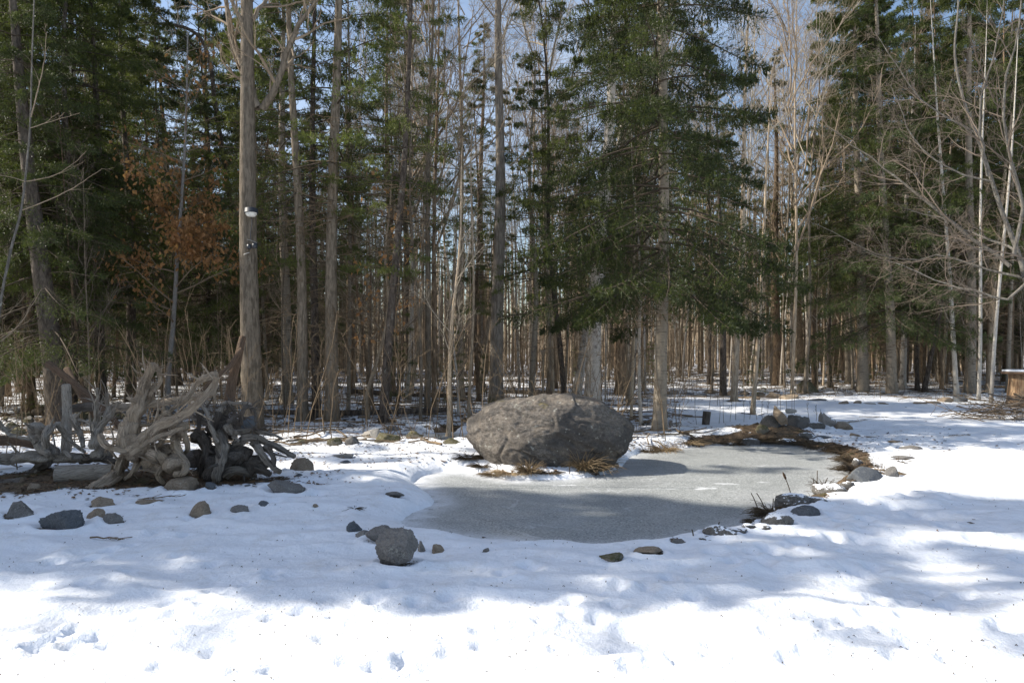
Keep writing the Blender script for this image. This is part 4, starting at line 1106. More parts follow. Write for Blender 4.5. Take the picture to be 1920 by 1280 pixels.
# ------------------------------------------------------------------ the boulder
def ico(sub):
    import bmesh
    bm = bmesh.new(); bmesh.ops.create_icosphere(bm, subdivisions=sub, radius=1.0)
    V = np.array([v.co[:] for v in bm.verts]); Fc = np.array([[v.index for v in f.verts] for f in bm.faces]); bm.free()
    return V, Fc
ICO = {s: ico(s) for s in (3, 4, 6, 7)}
OUT_PX = [(872,800),(877,778),(893,762),(915,755),(945,746),(985,739),(1030,734),(1065,732),(1105,736),(1135,744),(1160,760),(1178,778),(1186,800),(1184,820),(1168,842),(1143,866),(1110,880),(1060,884),(1000,884),(945,876),(912,860),(890,838),(876,818)]
YB = 11.25
bc = at_depth(1029, 806, YB)
O = np.array([at_depth(a, b, YB) - bc for a, b in OUT_PX])[:, [0, 2]]
oa = np.arctan2(O[:, 1], O[:, 0]); orad = np.hypot(O[:, 0], O[:, 1]); so = np.argsort(oa)
V, Fc = ICO[7]
th = np.arctan2(V[:, 2], V[:, 0]); rr2 = np.hypot(V[:, 0], V[:, 2])
rad = np.interp(th, np.concatenate([oa[so] - 2 * math.pi, oa[so], oa[so] + 2 * math.pi]), np.tile(orad[so], 3))
rs = np.clip(rr2, 0, 1) ** .78
B = np.stack([np.cos(th) * rs * rad, np.sign(V[:, 1]) * np.abs(V[:, 1]) ** .85 * .92, np.sin(th) * rs * rad], -1)
B[:, 1] += -.25 * np.clip(-B[:, 2], 0, 1) * (B[:, 1] < 0) * np.abs(V[:, 1])
for nv, dcut in (((-.15, -.80, .58), .63), ((.35, -.90, .25), .80), ((-.55, -.75, .2), .86), ((.1, -.95, -.3), .80), ((.75, -.55, .35), 1.03), ((-.8, -.2, .55), 1.00), ((.5, .1, .85), .70), ((-.25, .1, .96), .56), ((.1, -.1, .99), .55), ((.1, -.1, .99), .56)):
    nv = nrm(np.array(nv)); ex = B @ nv - dcut
    B = B - (np.clip(ex, 0, None) * .45)[:, None] * nv
nB_ = nrm(B / np.array([1.3, .92, .55]) ** 2)
x, y, z = B.T
u_ = x * .92 - z * .38; w_ = x * .38 + z * .92                       # strata tilt up to the right
disp = .016 * fbm(x * 1.3, y * 1.3, z * 1.6, 3, 3) + .030 * fbm(u_ * 2.0, y * 3, w_ * 6.5, 4, 7) + .014 * fbm(x * 13, y * 13, z * 15, 4, 8)
ledge = noise3(u_ * .8 + 5, y * .8, w_ * 3.2, 17); disp += .035 * (sstep(-.06, .06, ledge) - .5)
ledge2 = noise3(u_ * 1.5, y * 1.2 + 3, w_ * 4.6 + 2, 18); disp += .028 * (sstep(-.03, .03, ledge2) - .5)
cr = np.abs(noise3(u_ * .9 + 9, y * .7, w_ * 2.6 + 4, 29)); disp -= .028 * np.exp(-(cr / .022) ** 2) * sstep(-.1, .15, noise3(x * 1.2, y, z * 1.2 + 7, 33))
lip = np.exp(-((x - .55 - w_ * .1) / .75) ** 2) * np.exp(-((w_ - .02) / .05) ** 2); disp -= .035 * lip * (y < 0)
B = B + nB_ * disp[:, None]
bo = thing('boulder', 'huge grey granite boulder lying at the edge of the frozen pond', 'boulder', (bc[0], bc[1], ICE_Z))
tq = Nt('boulder_stone')
v = tq.mapped((1, 1, 2.4)); rotn = tq.n.new('ShaderNodeMapping'); rotn.inputs['Rotation'].default_value = (0, R(-22), 0); rotn.inputs['Scale'].default_value = (1, 1, 1.8)
tq.l.new(tq.co, rotn.inputs['Vector']); v = rotn.outputs[0]
n1 = tq.noise(2.2, 6, .65, v, .6); n2 = tq.noise(17, 7, .72, v); n3 = tq.noise(75, 4, .65)
c = tq.ramp(n1, [(.30, (.062, .054, .047)), (.50, (.125, .105, .085)), (.70, (.20, .162, .122))])
c = tq.mix(tq.ramp(n2, [(.42, 0.0), (.66, .8)]), c, (.27, .24, .205))
c = tq.mix(tq.ramp(n2, [(.30, .75), (.43, 0.0)]), c, (.055, .052, .05))
c = tq.mix(tq.ramp(n3, [(.33, .75), (.45, 0.0)]), c, (.05, .046, .042))
c = tq.mix(tq.ramp(n3, [(.60, 0.0), (.70, .6)]), c, (.38, .345, .30))
c = tq.mix(tq.ramp(tq.noise(3.6, 6, .75), [(.60, 0.0), (.66, .5)]), c, (.33, .335, .29))
c = tq.mix(tq.ramp(tq.noise(5.5, 5, .7), [(.66, 0.0), (.70, .7)]), c, (.26, .15, .08))
mz = tq.math('ADD', tq.math('MULTIPLY', tq.normal_z(), .25), tq.noise(2.0, 4, .6))
c = tq.mix(tq.ramp(mz, [(.82, 0.0), (.90, .8)]), c, (.16, .13, .04))
c = tq.mix(tq.ramp(tq.noise(1.25, 6, .68, None, .8), [(.44, 0.0), (.58, .70)]), c, (.052, .048, .045))
c = tq.mix(tq.ramp(tq.noise(11, 4, .6), [(.655, 0.0), (.69, .65)]), c, (.40, .395, .345))
tq.color(c); tq.set(Roughness=.86, Specular_IOR_Level=.3); tq.bump(n2, .8, .03); tq.bump(n3, .45, .008)
link('stone', MB().add(B + bc - np.array([bc[0], bc[1], ICE_Z]), Fc).mesh('boulder_stone', [tq.m]), bo)
tag(bo, cat='boulder')

# ------------------------------------------------------------------ stones
def stone_mesh(w, d, h, seed, sub=4, flat=.0, angular=.5, rough=.11, mat=None):
    rng = np.random.default_rng(seed)
    V, Fc = ICO[sub]
    P = V.copy()
    for _ in range(int(7 + 4 * angular)):
        nv = nrm(rng.normal(size=3)); c = rng.uniform(.62, .93) - .14 * angular
        dd = P @ nv - c
        P = P - np.clip(dd, 0, None)[:, None] * nv * (.55 + .45 * angular)
    if flat: P[:, 2] = np.where(P[:, 2] > flat, flat + (P[:, 2] - flat) * .25, P[:, 2])
    o = rng.uniform(0, 50, 3)
    n = fbm(P[:, 0] * 1.5 + o[0], P[:, 1] * 1.5 + o[1], P[:, 2] * 1.5 + o[2], 4, seed)
    P = P * (1 + (.17 - .09 * angular) * n)[:, None]
    n = fbm(P[:, 0] * 6 + o[0], P[:, 1] * 6, P[:, 2] * 6, 4, seed + 4)
    P = P * (1 + rough * n)[:, None]
    P = P / np.abs(P).max(0)
    return MB().add(P * np.array([w / 2, d / 2, h / 2]), Fc).mesh('stone', [mat])

SN = 0
def stone(px, py, w, h, mat, label, depth=.75, sink=.30, rot=None, name='stone', cat='stone', group=None, sub=4, ang=.5, flat=0, lift=0.0, tilt=0.0):
    """px, py: the middle of the foot of the stone in the photograph; w, h its size there"""
    global SN
    SN += 1
    g = ground_at(px, py)
    k = g[1] / F
    W, Hh = w * k, max((h - .10 * w) * k, .03)
    D = max(W * depth, .05)
    full = Hh / (1 - sink)
    o = link(name, stone_mesh(W, D, full, 300 + SN, sub, flat, ang, mat=M[mat]), None, (g[0], g[1] + D * .42, g[2] + full * (.5 - sink) + lift))
    o.rotation_euler = (rng_st.normal(0, .06), tilt, rot if rot is not None else rng_st.uniform(-.35, .35))
    tag(o, label, cat, group)
    return o
rng_st = np.random.default_rng(5)
STONES = [
 (22, 972, 66, 36, 'grey_rock', 'rough grey stone cut off by the photo edge below the dark sawn log'),
 (101, 990, 92, 40, 'slate_rock', 'flat dark blue slate slab before the root pile'),
 (131, 988, 22, 14, 'brown_rock', 'small brown stone wedged against the dark slate slab'),
 (170, 978, 58, 30, 'brown_rock', 'flat brown stone between the slate slab and a smaller grey slab'),
 (208, 982, 46, 26, 'grey_rock', 'grey slab at the end of the flat brown stone before the root pile'),
 (186, 950, 58, 22, 'brown_rock', 'long flat brown stone under the tan root foot'),
 (58, 918, 26, 18, 'brown_rock', 'small tan stone beside the end of the dark sawn log'),
 (335, 923, 76, 34, 'brown_rock', 'broad tan stone propped under the tan root'),
 (272, 944, 60, 12, 'brown_rock', 'low tan stone sunk in dirt before the root pile'),
 (390, 917, 26, 16, 'slate_rock', 'dark stone at the foot of the snow dusted black root'),
 (368, 968, 43, 33, 'brown_rock', 'rounded tan stone alone on the snow before the root pile'),
 (446, 960, 38, 15, 'grey_rock', 'small low grey stone between the rounded tan stone and the broad flat one'),
 (491, 948, 22, 11, 'slate_rock', 'tiny dark stone flake beside the broad flat grey stone'),
 (527, 925, 76, 30, 'grey_rock', 'broad flat grey stone lying on snow in front of the dark roots'),
 (562, 884, 50, 30, 'brown_rock', 'rounded brown stone at the tip of the dark roots'),
 (464, 912, 16, 5, 'slate_rock', 'dark pebble on snow above the broad flat grey stone'),
 (560, 892, 14, 5, 'slate_rock', 'dark pebble below the rounded brown stone'),
 (737, 930, 42, 11, 'grey_rock', 'grey stone almost buried in snow near the inlet of the pond'),
 (590, 950, 12, 5, 'brown_rock', 'lone pebble on the open snow between two flat stones'),
 (662, 997, 30, 22, 'slate_rock', 'jagged dark stone flat on the snow behind the pair of boulders'),
 (677, 1008, 34, 14, 'grey_rock', 'low grey stone touching the back of the paired boulders'),
 (708, 1020, 58, 42, 'grey_rock', 'back one of the two paired boulders on the near snow'),
 (743, 1060, 88, 76, 'grey_rock', 'big rounded front one of the paired boulders on the near snow'),
 (789, 1034, 14, 22, 'snowy_rock', 'snow crusted shard between the paired boulders and the small brown stone'),
 (818, 1038, 30, 18, 'brown_rock', 'small brown pointed stone right of the paired boulders'),
 (912, 1034, 14, 6, 'grey_rock', 'pebble on the front lip of the pond'),
 (1150, 1052, 58, 18, 'mossy_rock', 'mossy brown hump poking through snow at the front of the pond'),
 (1218, 1038, 56, 15, 'brown_rock', 'low tan stone beside the mossy brown hump'),
 (1273, 1018, 36, 9, 'grey_rock', 'thin grey stone sunk at the near rim of the ice'),
 (1355, 1003, 64, 20, 'rim_rock', 'rough dark stone at the rim of the ice below the cattails'),
 (1405, 990, 30, 10, 'rim_rock', 'low stone joining two rim stones below the cattail grass'),
 (1467, 985, 68, 28, 'rim_rock', 'rounded grey stone set in the cattail grass'),
 (1500, 948, 84, 34, 'rim_rock', 'large domed grey stone above the cattail grass'),
 (1519, 967, 58, 22, 'slate_rock', 'dark oval stone in snow below the large domed one'),
 (1566, 924, 72, 22, 'rim_rock', 'flat dark stone between the domed stone and the blue one'),
 (1630, 905, 76, 34, 'slate_rock', 'blue grey boulder below the mossy bank at the pond corner'),
 (1680, 895, 34, 24, 'grey_rock', 'grey stone behind the blue boulder at the pond corner'),
 (1713, 844, 54, 13, 'grey_rock', 'oval stepping stone on the snowy path, widest of the row'),
 (1680, 830, 30, 7, 'brown_rock', 'small brown stepping stone above the widest one'),
 (1700, 861, 42, 7, 'grey_rock', 'thin half buried stepping stone below the widest one'),
 (1635, 821, 32, 6, 'grey_rock', 'flat stepping stone nearest the pond bank'),
 (1604, 818, 26, 8, 'brown_rock', 'small stone beside the flat stepping stone by the pond bank'),
 (1585, 806, 49, 23, 'brown_rock', 'reddish stone with a snow cap by the path end of the stone heap'),
 (1584, 793, 26, 6, 'pale_rock', 'pale flat stone just above the reddish one by the path'),
 (1555, 800, 33, 32, 'snowy_rock', 'snow covered grey stone at the path end of the stone heap'),
 (1535, 806, 46, 29, 'rim_rock', 'blunt dark stone leaning in the stone heap'),
 (1502, 804, 44, 34, 'rim_rock', 'square dark stone in the middle of the stone heap'),
 (1447, 802, 46, 32, 'rim_rock', 'broad dark stone at the weed side of the stone heap'),
 (1432, 806, 26, 20, 'mossy_rock', 'small mossy stone under the broad dark one in the heap'),
 (1444, 814, 33, 20, 'mossy_rock', 'moss covered stone with a snow patch low in the heap'),
 (1462, 816, 30, 8, 'slate_rock', 'dark flat stone at the foot of the upright slab'),
 (1545, 822, 40, 10, 'slate_rock', 'dark slanting slab below the leaning stone of the heap'),
 (1328, 1012, 32, 9, 'rim_rock', 'thin dark rim stone between the sunk grey one and the rough dark one'),
 (1384, 1000, 40, 13, 'rim_rock', 'snow dusted dark stone just past the rough dark rim stone'),
 (1434, 992, 36, 12, 'rim_rock', 'flat dark stone below the flattened brown grass at the rim'),
 (1540, 944, 46, 16, 'rim_rock', 'dark stone tucked between the domed stone and the flat dark one'),
 (1596, 916, 40, 16, 'rim_rock', 'small dark stone just below the blue boulder on the rim'),
 (1612, 872, 30, 15, 'rim_rock', 'dark stone in the grass bank above the blue boulder'),
 (1658, 893, 34, 17, 'rim_rock', 'dark stone wedged between the blue boulder and the grey one behind'),
 (1410, 818, 40, 16, 'rim_rock', 'dark stone in the bank at the weed end of the heap'),
 (1480, 820, 44, 16, 'rim_rock', 'dark stone low in the bank under the upright slab'),
 (1518, 822, 38, 15, 'rim_rock', 'dark stone low in the bank under the square dark stone'),
 (1270, 800, 30, 16, 'snowy_rock', 'snow dusted pale stone beside the big spruce'),
 (1150, 877, 26, 15, 'snowy_rock', 'small grey stone on the ice under the boulder nose'),
 (845, 833, 40, 15, 'mossy_rock', 'dark mossy stone beside the small frozen pool'),
 (775, 822, 36, 18, 'mossy_rock', 'brown mossy stone at the far end of the mossy row'),
 (737, 808, 32, 13, 'grey_rock', 'square grey stone behind the mossy row'),
 (698, 822, 44, 24, 'pale_rock', 'pale slanted stone in the middle of the mossy row'),
 (722, 832, 56, 24, 'mossy_rock', 'broad moss covered stone in front of the mossy row'),
 (656, 833, 32, 20, 'grey_rock', 'round grey stone in the mossy row'),
 (624, 835, 32, 18, 'mossy_rock', 'round moss covered stone at the near end of the mossy row'),
 (590, 828, 26, 12, 'snowy_rock', 'snowy stone between the dark roots and the mossy row'),
 (566, 832, 24, 12, 'mossy_rock', 'small mossy stone just past the dark root tips'),
 (640, 858, 44, 10, 'slate_rock', 'flat dark stone on the trampled snow below the mossy row'),
 (645, 868, 22, 8, 'slate_rock', 'small dark stone below the flat dark one on trampled snow'),
 (1265, 740, 28, 14, 'grey_rock', 'dark grey stone first in the far row behind the big spruce'),
 (1292, 740, 24, 8, 'slate_rock', 'low slate stone second in the far row behind the big spruce'),
 (1314, 744, 34, 9, 'slate_rock', 'flat slate stone lying in front of the far row'),
 (1338, 738, 40, 14, 'brown_rock', 'curved tan stone at the foot of the dark short crowned trunk'),
 (1372, 741, 30, 11, 'brown_rock', 'low tan stone at the foot of the pale tan trunk'),
 (1396, 741, 26, 9, 'brown_rock', 'low tan stone right next to the pale tan trunk'),
 (1427, 744, 24, 12, 'brown_rock', 'rounded tan stone in the far row past the leaning sapling'),
 (1452, 746, 32, 15, 'brown_rock', 'square tan stone in the far row left of the longest one'),
 (1488, 748, 42, 16, 'brown_rock', 'longest tan stone of the far row below the mossy mound'),
 (1535, 751, 44, 8, 'grey_rock', 'thin grey stone trailing off the far row'),
 (1521, 737, 56, 27, 'mossy_rock', 'green mossy mound of rock behind the far row of stones'),
 (1573, 734, 18, 8, 'pale_rock', 'small pale stone near the thick mottled trunk'),
 (1588, 757, 26, 10, 'brown_rock', 'pointed tan stone at the start of the path edging'),
 (1612, 756, 18, 7, 'brown_rock', 'small tan stone second in the path edging'),
 (1634, 758, 24, 6, 'pale_rock', 'flat pale stone third in the path edging'),
 (1662, 758, 26, 6, 'brown_rock', 'flat tan stone fourth in the path edging'),
 (1729, 757, 24, 7, 'brown_rock', 'low tan stone in the path edging near the white birch'),
 (1752, 756, 32, 8, 'brown_rock', 'long tan stone in the path edging near the white birch'),
 (1776, 754, 30, 13, 'brown_rock', 'orange tan stone touching the grey stone under the white birch'),
 (1803, 754, 34, 17, 'slate_rock', 'blue grey stone under the leaning white birch'),
]
for i, s in enumerate(STONES):
    big = s[2] > 60
    stone(*s, sub=6 if s[2] > 80 else 4, ang=.75 if 'paired boulders on' in s[5] else .35 if ('round' in s[5] or 'domed' in s[5]) else .95, sink=.16 if 'paired' in s[5] and 'boulders on' in s[5] else .48, depth=.85 if 'paired' in s[5] else .7)
g = ground_at(1468, 808)
o = link('stone', stone_mesh(.27, .14, .50, 777, 4, 0, .9, mat=M['brown_rock']), None, (g[0], g[1] + .15, g[2] + .27)); o.rotation_euler = (-.2, -.22, .1)
tag(o, 'upright brown slab standing tallest in the stone heap by the pond', 'stone')
g = ground_at(1491, 800)
o = link('stone', stone_mesh(.28, .2, .13, 778, 4, 0, .5, mat=M['pale_rock']), None, (g[0], g[1] + .25, g[2] + .33)); o.rotation_euler = (0, .06, .1)
tag(o, 'whitish stone lying on top of the stone heap by the pond', 'stone')
# heap of mossy stones in the wood at the left
rngh = np.random.default_rng(15)
hb = ground_at(52, 800)
for k in range(46):
    x_, y_ = hb[0] + rngh.normal(0, .62), hb[1] + 1.6 + rngh.normal(0, .55)
    w_ = rngh.uniform(.14, .42); lv = max(0, .42 - .45 * math.hypot(x_ - hb[0], y_ - hb[1] - 1.6)) * rngh.random()
    o = link('stone', stone_mesh(w_, w_ * .8, w_ * .55, 900 + k, 3, 0, .6, mat=M[['mossy_rock', 'mossy_rock', 'brown_rock', 'grey_rock'][k % 4]]), None, (x_, y_, hz(x_, y_) + .06 + lv))
    o.rotation_euler = (rngh.normal(0, .2), rngh.normal(0, .2), rngh.uniform(0, 6))
    tag(o, ['moss covered stone in the heap behind the root pile', 'yellowish mossy stone in the heap behind the root pile', 'bare brown stone in the mossy heap behind the root pile', 'bare grey stone in the mossy heap behind the root pile'][k % 4], 'stone', 'stones of the mossy heap')
for px, py, w, h, lab in ((18, 805, 26, 16, 'dark stone on snow before the mossy heap'), (30, 812, 30, 14, 'yellowish mossy stone on snow before the mossy heap'), (22, 820, 40, 18, 'larger moss covered stone on snow before the mossy heap')):
    stone(px, py, w, h, 'mossy_rock', lab)

# ------------------------------------------------------------------ root pile
def wood(name, lt, dk, warm, furrow=26):
    t = Nt(name)
    ga = t.n.new('ShaderNodeAttribute'); ga.attribute_name = 'grain'
    n = t.noise(furrow * 2.2, 6, .7, ga.outputs['Vector'], .6); nb = t.noise(4, 5, .65)
    c = t.ramp(n, [(.28, dk), (.48, tuple((a + b) / 2 for a, b in zip(lt, dk))), (.68, lt)])
    c = t.mix(t.ramp(nb, [(.38, 0.0), (.66, .6)]), c, warm)
    c = t.mix(t.ramp(t.noise(furrow * 3.4, 5, .7, ga.outputs['Vector'], .8), [(.36, .9), (.43, 0.0)]), c, tuple(x * .35 for x in dk))
    sm = t.math('ADD', t.math('MULTIPLY', t.normal_z(), .5), t.noise(5, 5, .7))
    c = t.mix(t.ramp(sm, [(1.06, 0.0), (1.11, .9)]), c, (.82, .84, .88))
    t.color(c); t.set(Roughness=.85, Specular_IOR_Level=.2); t.bump(n, 1.0, .035); t.bump(nb, .5, .05)
    return t.m
M['root_tan'] = wood('root_wood_tan', (.60, .49, .37), (.14, .105, .075), (.40, .30, .20))
M['root_grey'] = wood('root_wood_grey', (.54, .485, .415), (.14, .118, .095), (.36, .30, .235))
M['root_dark'] = wood('root_wood_dark', (.22, .195, .17), (.038, .033, .029), (.14, .11, .085))
M['root_brown'] = wood('root_wood_brown', (.22, .15, .10), (.055, .038, .026), (.17, .10, .06))

M['root_mid'] = wood('root_wood_mid', (.42, .375, .32), (.07, .06, .05), (.22, .175, .13))
def rootwad(label, Y0, cores, roots, mat, seed, base_px, mats=None):
    bx = at_depth(base_px[0], base_px[1], Y0)
    root = thing('root_wad', label, 'uprooted stump', (bx[0], bx[1], hz(bx[0], bx[1])))
    off = np.array(root.location)
    rg = np.random.default_rng(seed)
    mb = MB()
    for j, (px, py, dd, rx, ry) in enumerate(cores):
        c = at_depth(px, py, Y0 + dd); k = (Y0 + dd) / F
        V, Fc = ICO[4]
        P = V * np.array([rx * k, (rx + ry) * .45 * k, ry * k]) * .82
        n = fbm(P[:, 0] * 6 + j, P[:, 1] * 6, P[:, 2] * 6, 5, seed + j)
        P = P * (1 + .75 * n)[:, None] + c - off
        mb.add(P, Fc, grain=P * np.array([1.2, 1.2, .5]) + n[:, None] * .1)
    link('stump', mb.mesh('stump', [M[mat]]), root)
    PTH, RAD = [], []
    for j, (pts, ra, rb) in enumerate(roots):
        n = max(26, 9 * len(pts)); k = Y0 / F
        dd = np.cumsum(rg.normal(0, .10, len(pts)))
        P = np.array([at_depth(p[0], p[1], Y0 + (p[2] if len(p) > 2 else 0) + d) for p, d in zip(pts, dd)])
        P = spline(P, n) - off
        P += .010 * np.stack([noise3(P[:, 0] * 9, P[:, 2] * 9, i * 3.3 + j, seed) for i in range(3)], -1) * 3
        t = np.linspace(0, 1, n)
        r = (ra * .92 + (rb * .45 - ra * .92) * t) * k * (1 + .30 * noise3(t * 9, j * 1.7, .3, seed))
        V, q = limb_verts(P, r, 26, .30, 9.0, seed + j * 3, flute=.30)
        mk = mats[j] if mats and mats.get(j) else mat
        link('root', MB().add(V, q, grain=limb_verts.grain).mesh('root', [M[mk]]), root)
        PTH.append(P[::max(1, n // 13)][:13]); RAD.append(r[::max(1, n // 13)][:13])
    PP, RR = np.array(PTH), np.array(RAD); RAD_A = RR
    L = np.linalg.norm(np.diff(PP, axis=1), axis=-1).sum(1)
    P2, r2, l2 = grow(rg, PP, RR, L, 8, .15, 1, .4, 1.2, .15, .55, 7, .17, .03, rk=.45, rmin=.004)
    mb = MB(); V, q = tubes(P2, r2, 7); mb.add(V, q, grain=V * np.array([1, 1, .3]))
    P3, r3, l3 = grow(rg, P2, r2, l2, 2, .3, 1, .4, 1.2, .3, .6, 5, .24, 0, rmin=.003); V, q = tubes(P3, r3, 4); mb.add(V, q, grain=V * np.array([1, 1, .3]))
    # broken prongs and splinters standing off the roots
    ip = rg.integers(0, len(PP), 46); it = rg.integers(2, 12, 46); A = PP[ip, it]; tn = nrm(PP[ip, it] - PP[ip, it - 1])
    d = nrm(rg.normal(0, .55, (46, 3)) + tn * .5 + np.array([0, -.15, .55])); Ls = rg.uniform(.10, .42, 46); ps = [A]; 
    for q_ in range(5):
        d = nrm(d + rg.normal(0, .13, (46, 3))); A = A + d * (Ls / 5)[:, None]; ps.append(A)
    rr_ = (RAD_A[ip, it] * rg.uniform(.30, .62, 46))[:, None] * np.array([[1, .85, .7, .52, .33, .06]])
    mp = MB()
    for q_ in range(46):
        V, q = limb_verts(np.array([p_[q_] for p_ in ps]), rr_[q_], 9, .35, 14, seed + q_, flute=.3, cap=False); mp.add(V, q, grain=limb_verts.grain)
    tag(link('splinters', mp.mesh('splinters', [M[mat]]), root), kind='stuff')
    tag(link('rootlets', mb.mesh('rootlets', [M[mat]]), root), kind='stuff')
    return root

rootwad('big tan twisted root wad with a tall fork', 8.75,
  [(255, 838, 0, 34, 26), (300, 862, .1, 40, 30), (330, 868, -.1, 24, 22), (245, 800, .05, 20, 26)],
  [([(175,924,-.25), (200,905,-.2), (222,885), (236,850), (252,828)], 17, 16),
   ([(240,842), (246,800), (258,760), (270,725), (283,690), (288,682)], 19, 7),
   ([(286,684), (297,695), (300,712), (292,735)], 6, 5),
   ([(262,765), (275,752), (285,735), (292,720)], 10, 6),
   ([(190,817), (196,832), (215,840), (255,842), (292,822), (346,800)], 7, 9),
   ([(250,842), (280,815), (305,795), (343,778), (375,752), (398,722), (405,706)], 14, 8),
   ([(405,704), (384,708), (366,722), (348,750), (322,768), (296,784)], 7, 6),
   ([(403,706), (404,725), (402,755)], 6, 4),
   ([(346,798), (334,815), (328,833), (336,855), (350,868), (345,885), (326,890)], 11, 10),
   ([(280,850,-.15), (300,855,-.2), (306,870,-.2), (296,888,-.25), (306,908,-.3)], 11, 7),
   ([(253,840), (262,858), (252,880), (234,898)], 10, 6),
   ([(262,760), (248,750), (238,744)], 8, 4),
   ([(305,790), (308,810), (300,830), (285,838)], 9, 8),
   ([(300,785), (312,775), (322,790), (318,812)], 6, 6),
   ([(330,800), (345,812), (352,838), (345,850)], 7, 7)],
  'root_tan', 11, (250, 905))
rootwad('bleached grey root wad with short upright prongs at the photo edge', 9.35,
  [(60, 858, 0, 46, 12), (130, 858, .1, 50, 11), (92, 848, .05, 26, 20), (190, 850, .1, 26, 16)],
  [([(66,797), (64,815), (76,838), (90,852)], 14, 13),
   ([(95,800), (86,815), (88,835), (84,852)], 8, 11),
   ([(106,792), (116,808), (128,822), (145,838), (160,846)], 6, 5),
   ([(140,780), (144,798), (150,818), (158,838)], 7, 8),
   ([(178,838), (180,815), (190,798), (206,778), (224,755)], 10, 5),
   ([(180,808), (180,775), (184,728)], 6, 4.5),
   ([(198,790), (201,765), (203,738)], 6, 4),
   ([(-25,775), (4,800), (22,815), (58,824)], 6, 6),
   ([(-30,868), (10,862), (50,858), (90,866)], 13, 14),
   ([(100,845), (108,862), (122,850), (135,858)], 9, 7),
   ([(150,860), (180,858), (200,862), (235,868)], 9, 10),
   ([(190,830), (186,842), (196,858)], 5, 5),
   ([(90,860), (70,878), (52,900)], 14, 10)],
  'root_grey', 23, (100, 890), {12: 'root_dark', 10: 'root_dark'})
rootwad('dark root wad bristling with thin roots at the pond end', 9.15,
  [(430, 858, 0, 44, 30), (405, 880, -.1, 26, 32), (470, 868, .1, 36, 20), (420, 800, .15, 30, 26)],
  [([(366,814), (384,828), (390,850), (378,878), (384,908)], 13, 10),
   ([(412,815), (418,845), (412,872), (402,910)], 13, 12),
   ([(362,782), (382,790), (400,806), (412,830)], 7, 8),
   ([(380,760), (392,780), (398,806), (408,830)], 5, 7),
   ([(410,772), (418,760), (436,756), (472,758)], 5, 6),
   ([(408,775), (404,795), (398,815)], 7, 6),
   ([(424,798), (436,812), (446,826)], 8, 7),
   ([(440,835), (465,820), (498,828), (528,842), (554,856)], 9, 8),
   ([(474,828), (488,845), (500,865), (525,885)], 8, 10),
   ([(430,850), (460,862), (490,880), (506,890)], 14, 11),
   ([(450,795), (456,770), (466,762), (478,770), (478,790)], 5, 4),
   ([(420,778), (432,764), (440,776), (432,800)], 6, 5),
   ([(376,772), (372,800), (382,820)], 5, 5),
   ([(442,812), (470,806), (500,812), (530,822)], 6, 4),
   ([(498,838), (510,850), (515,872)], 7, 6),
   ([(425,890), (440,880), (470,888), (480,895)], 10, 9),
   ([(372,845), (372,870), (378,896)], 9, 8),
   ([(390,770), (385,745), (392,730)], 4, 2),
   ([(430,790), (445,778), (460,785)], 5, 6)],
  'root_dark', 37, (440, 905), {3: 'root_grey', 4: 'root_grey', 6: 'root_grey', 1: 'root_mid', 7: 'root_mid', 8: 'root_mid', 2: 'root_mid', 13: 'root_mid', 11: 'root_mid', 17: 'root_grey', 15: 'root_mid'})

def log(name, label, pts, ra, rb, mat, Y=None, seed=1, cat='log', k=14, rough=.08, knots=True):
    P = np.array([at_depth(p[0], p[1], (Y or 0) + p[2]) for p in pts]); n = 8 * len(pts)
    P = spline(P, n); rad = np.linspace(ra, rb, n) * P[:, 1].mean() / F
    mid = P.mean(0); o = thing(name, label, cat, mid)
    V, q = limb_verts(P - mid, rad * (1 + .08 * noise3(np.linspace(0, 5, n), seed, .2, 3)), k, rough, 7, seed)
    link('wood', MB().add(V, q, grain=limb_verts.grain).mesh('log_wood', [M[mat]]), o)
    return o
def sawn_log(label, a, b, r, Y, mat, seed):
    A, B_ = at_depth(*a, Y), at_depth(*b, Y + .15); rr = r * Y / F; n = 14
    t = np.linspace(0, 1, n)[:, None]; P = A * (1 - t) + B_ * t; mid = (A + B_) / 2
    o = thing('sawn_log', label, 'log', mid)
    V, q = limb_verts(P - mid, np.full(n, rr), 20, .07, 6, seed, cap=False)
    link('bark', MB().add(V, q, grain=limb_verts.grain).mesh('log_bark', [M[mat]]), o)
    for e, idx in ((A, slice(0, 20)), (B_, slice(-20, None))):
        ring = V[idx]; c = e - mid
        VV = np.vstack([ring, c[None] + (ring - c) * .55, c[None]]); i = np.arange(20); j = (i + 1) % 20
        tri = np.concatenate([np.stack([i, j, j + 20], -1), np.stack([i, j + 20, i + 20], -1), np.stack([i + 20, j + 20, np.full(20, 40)], -1)])
        link('sawn_end', MB().add(VV * 1.001, tri).mesh('sawn_end', [M['root_tan']]), o)
sawn_log('grey sawn log lying across the front of the root pile', (106, 889), (212, 886), 17, 9.0, 'root_grey', 3)
sawn_log('dark sawn log cut off by the photo edge, lying low before the root pile', (-40, 924), (42, 914), 20, 8.7, 'root_dark', 5)
sawn_log('short dark log behind the tan root, under the root pile', (268, 880), (372, 858), 17, 9.7, 'root_dark', 6)
sawn_log('blue grey pole end sticking out of the dark roots', (440, 800), (477, 790), 12, 9.5, 'slate_rock', 7)
log('fallen_branch', 'brown pole slanting down from the leaning spruce into the root pile', [(90,682,10.6), (150,728,10.3), (200,772,10.0), (236,815,9.6)], 7, 5, 'root_brown', seed=3, cat='branch')
log('fallen_branch', 'splintered brown snag standing up behind the pile beside the large trunk', [(455,632,10.2), (446,672,10.1), (436,710,10.1), (430,755,10.0)], 6, 10, 'root_brown', seed=4, cat='branch')
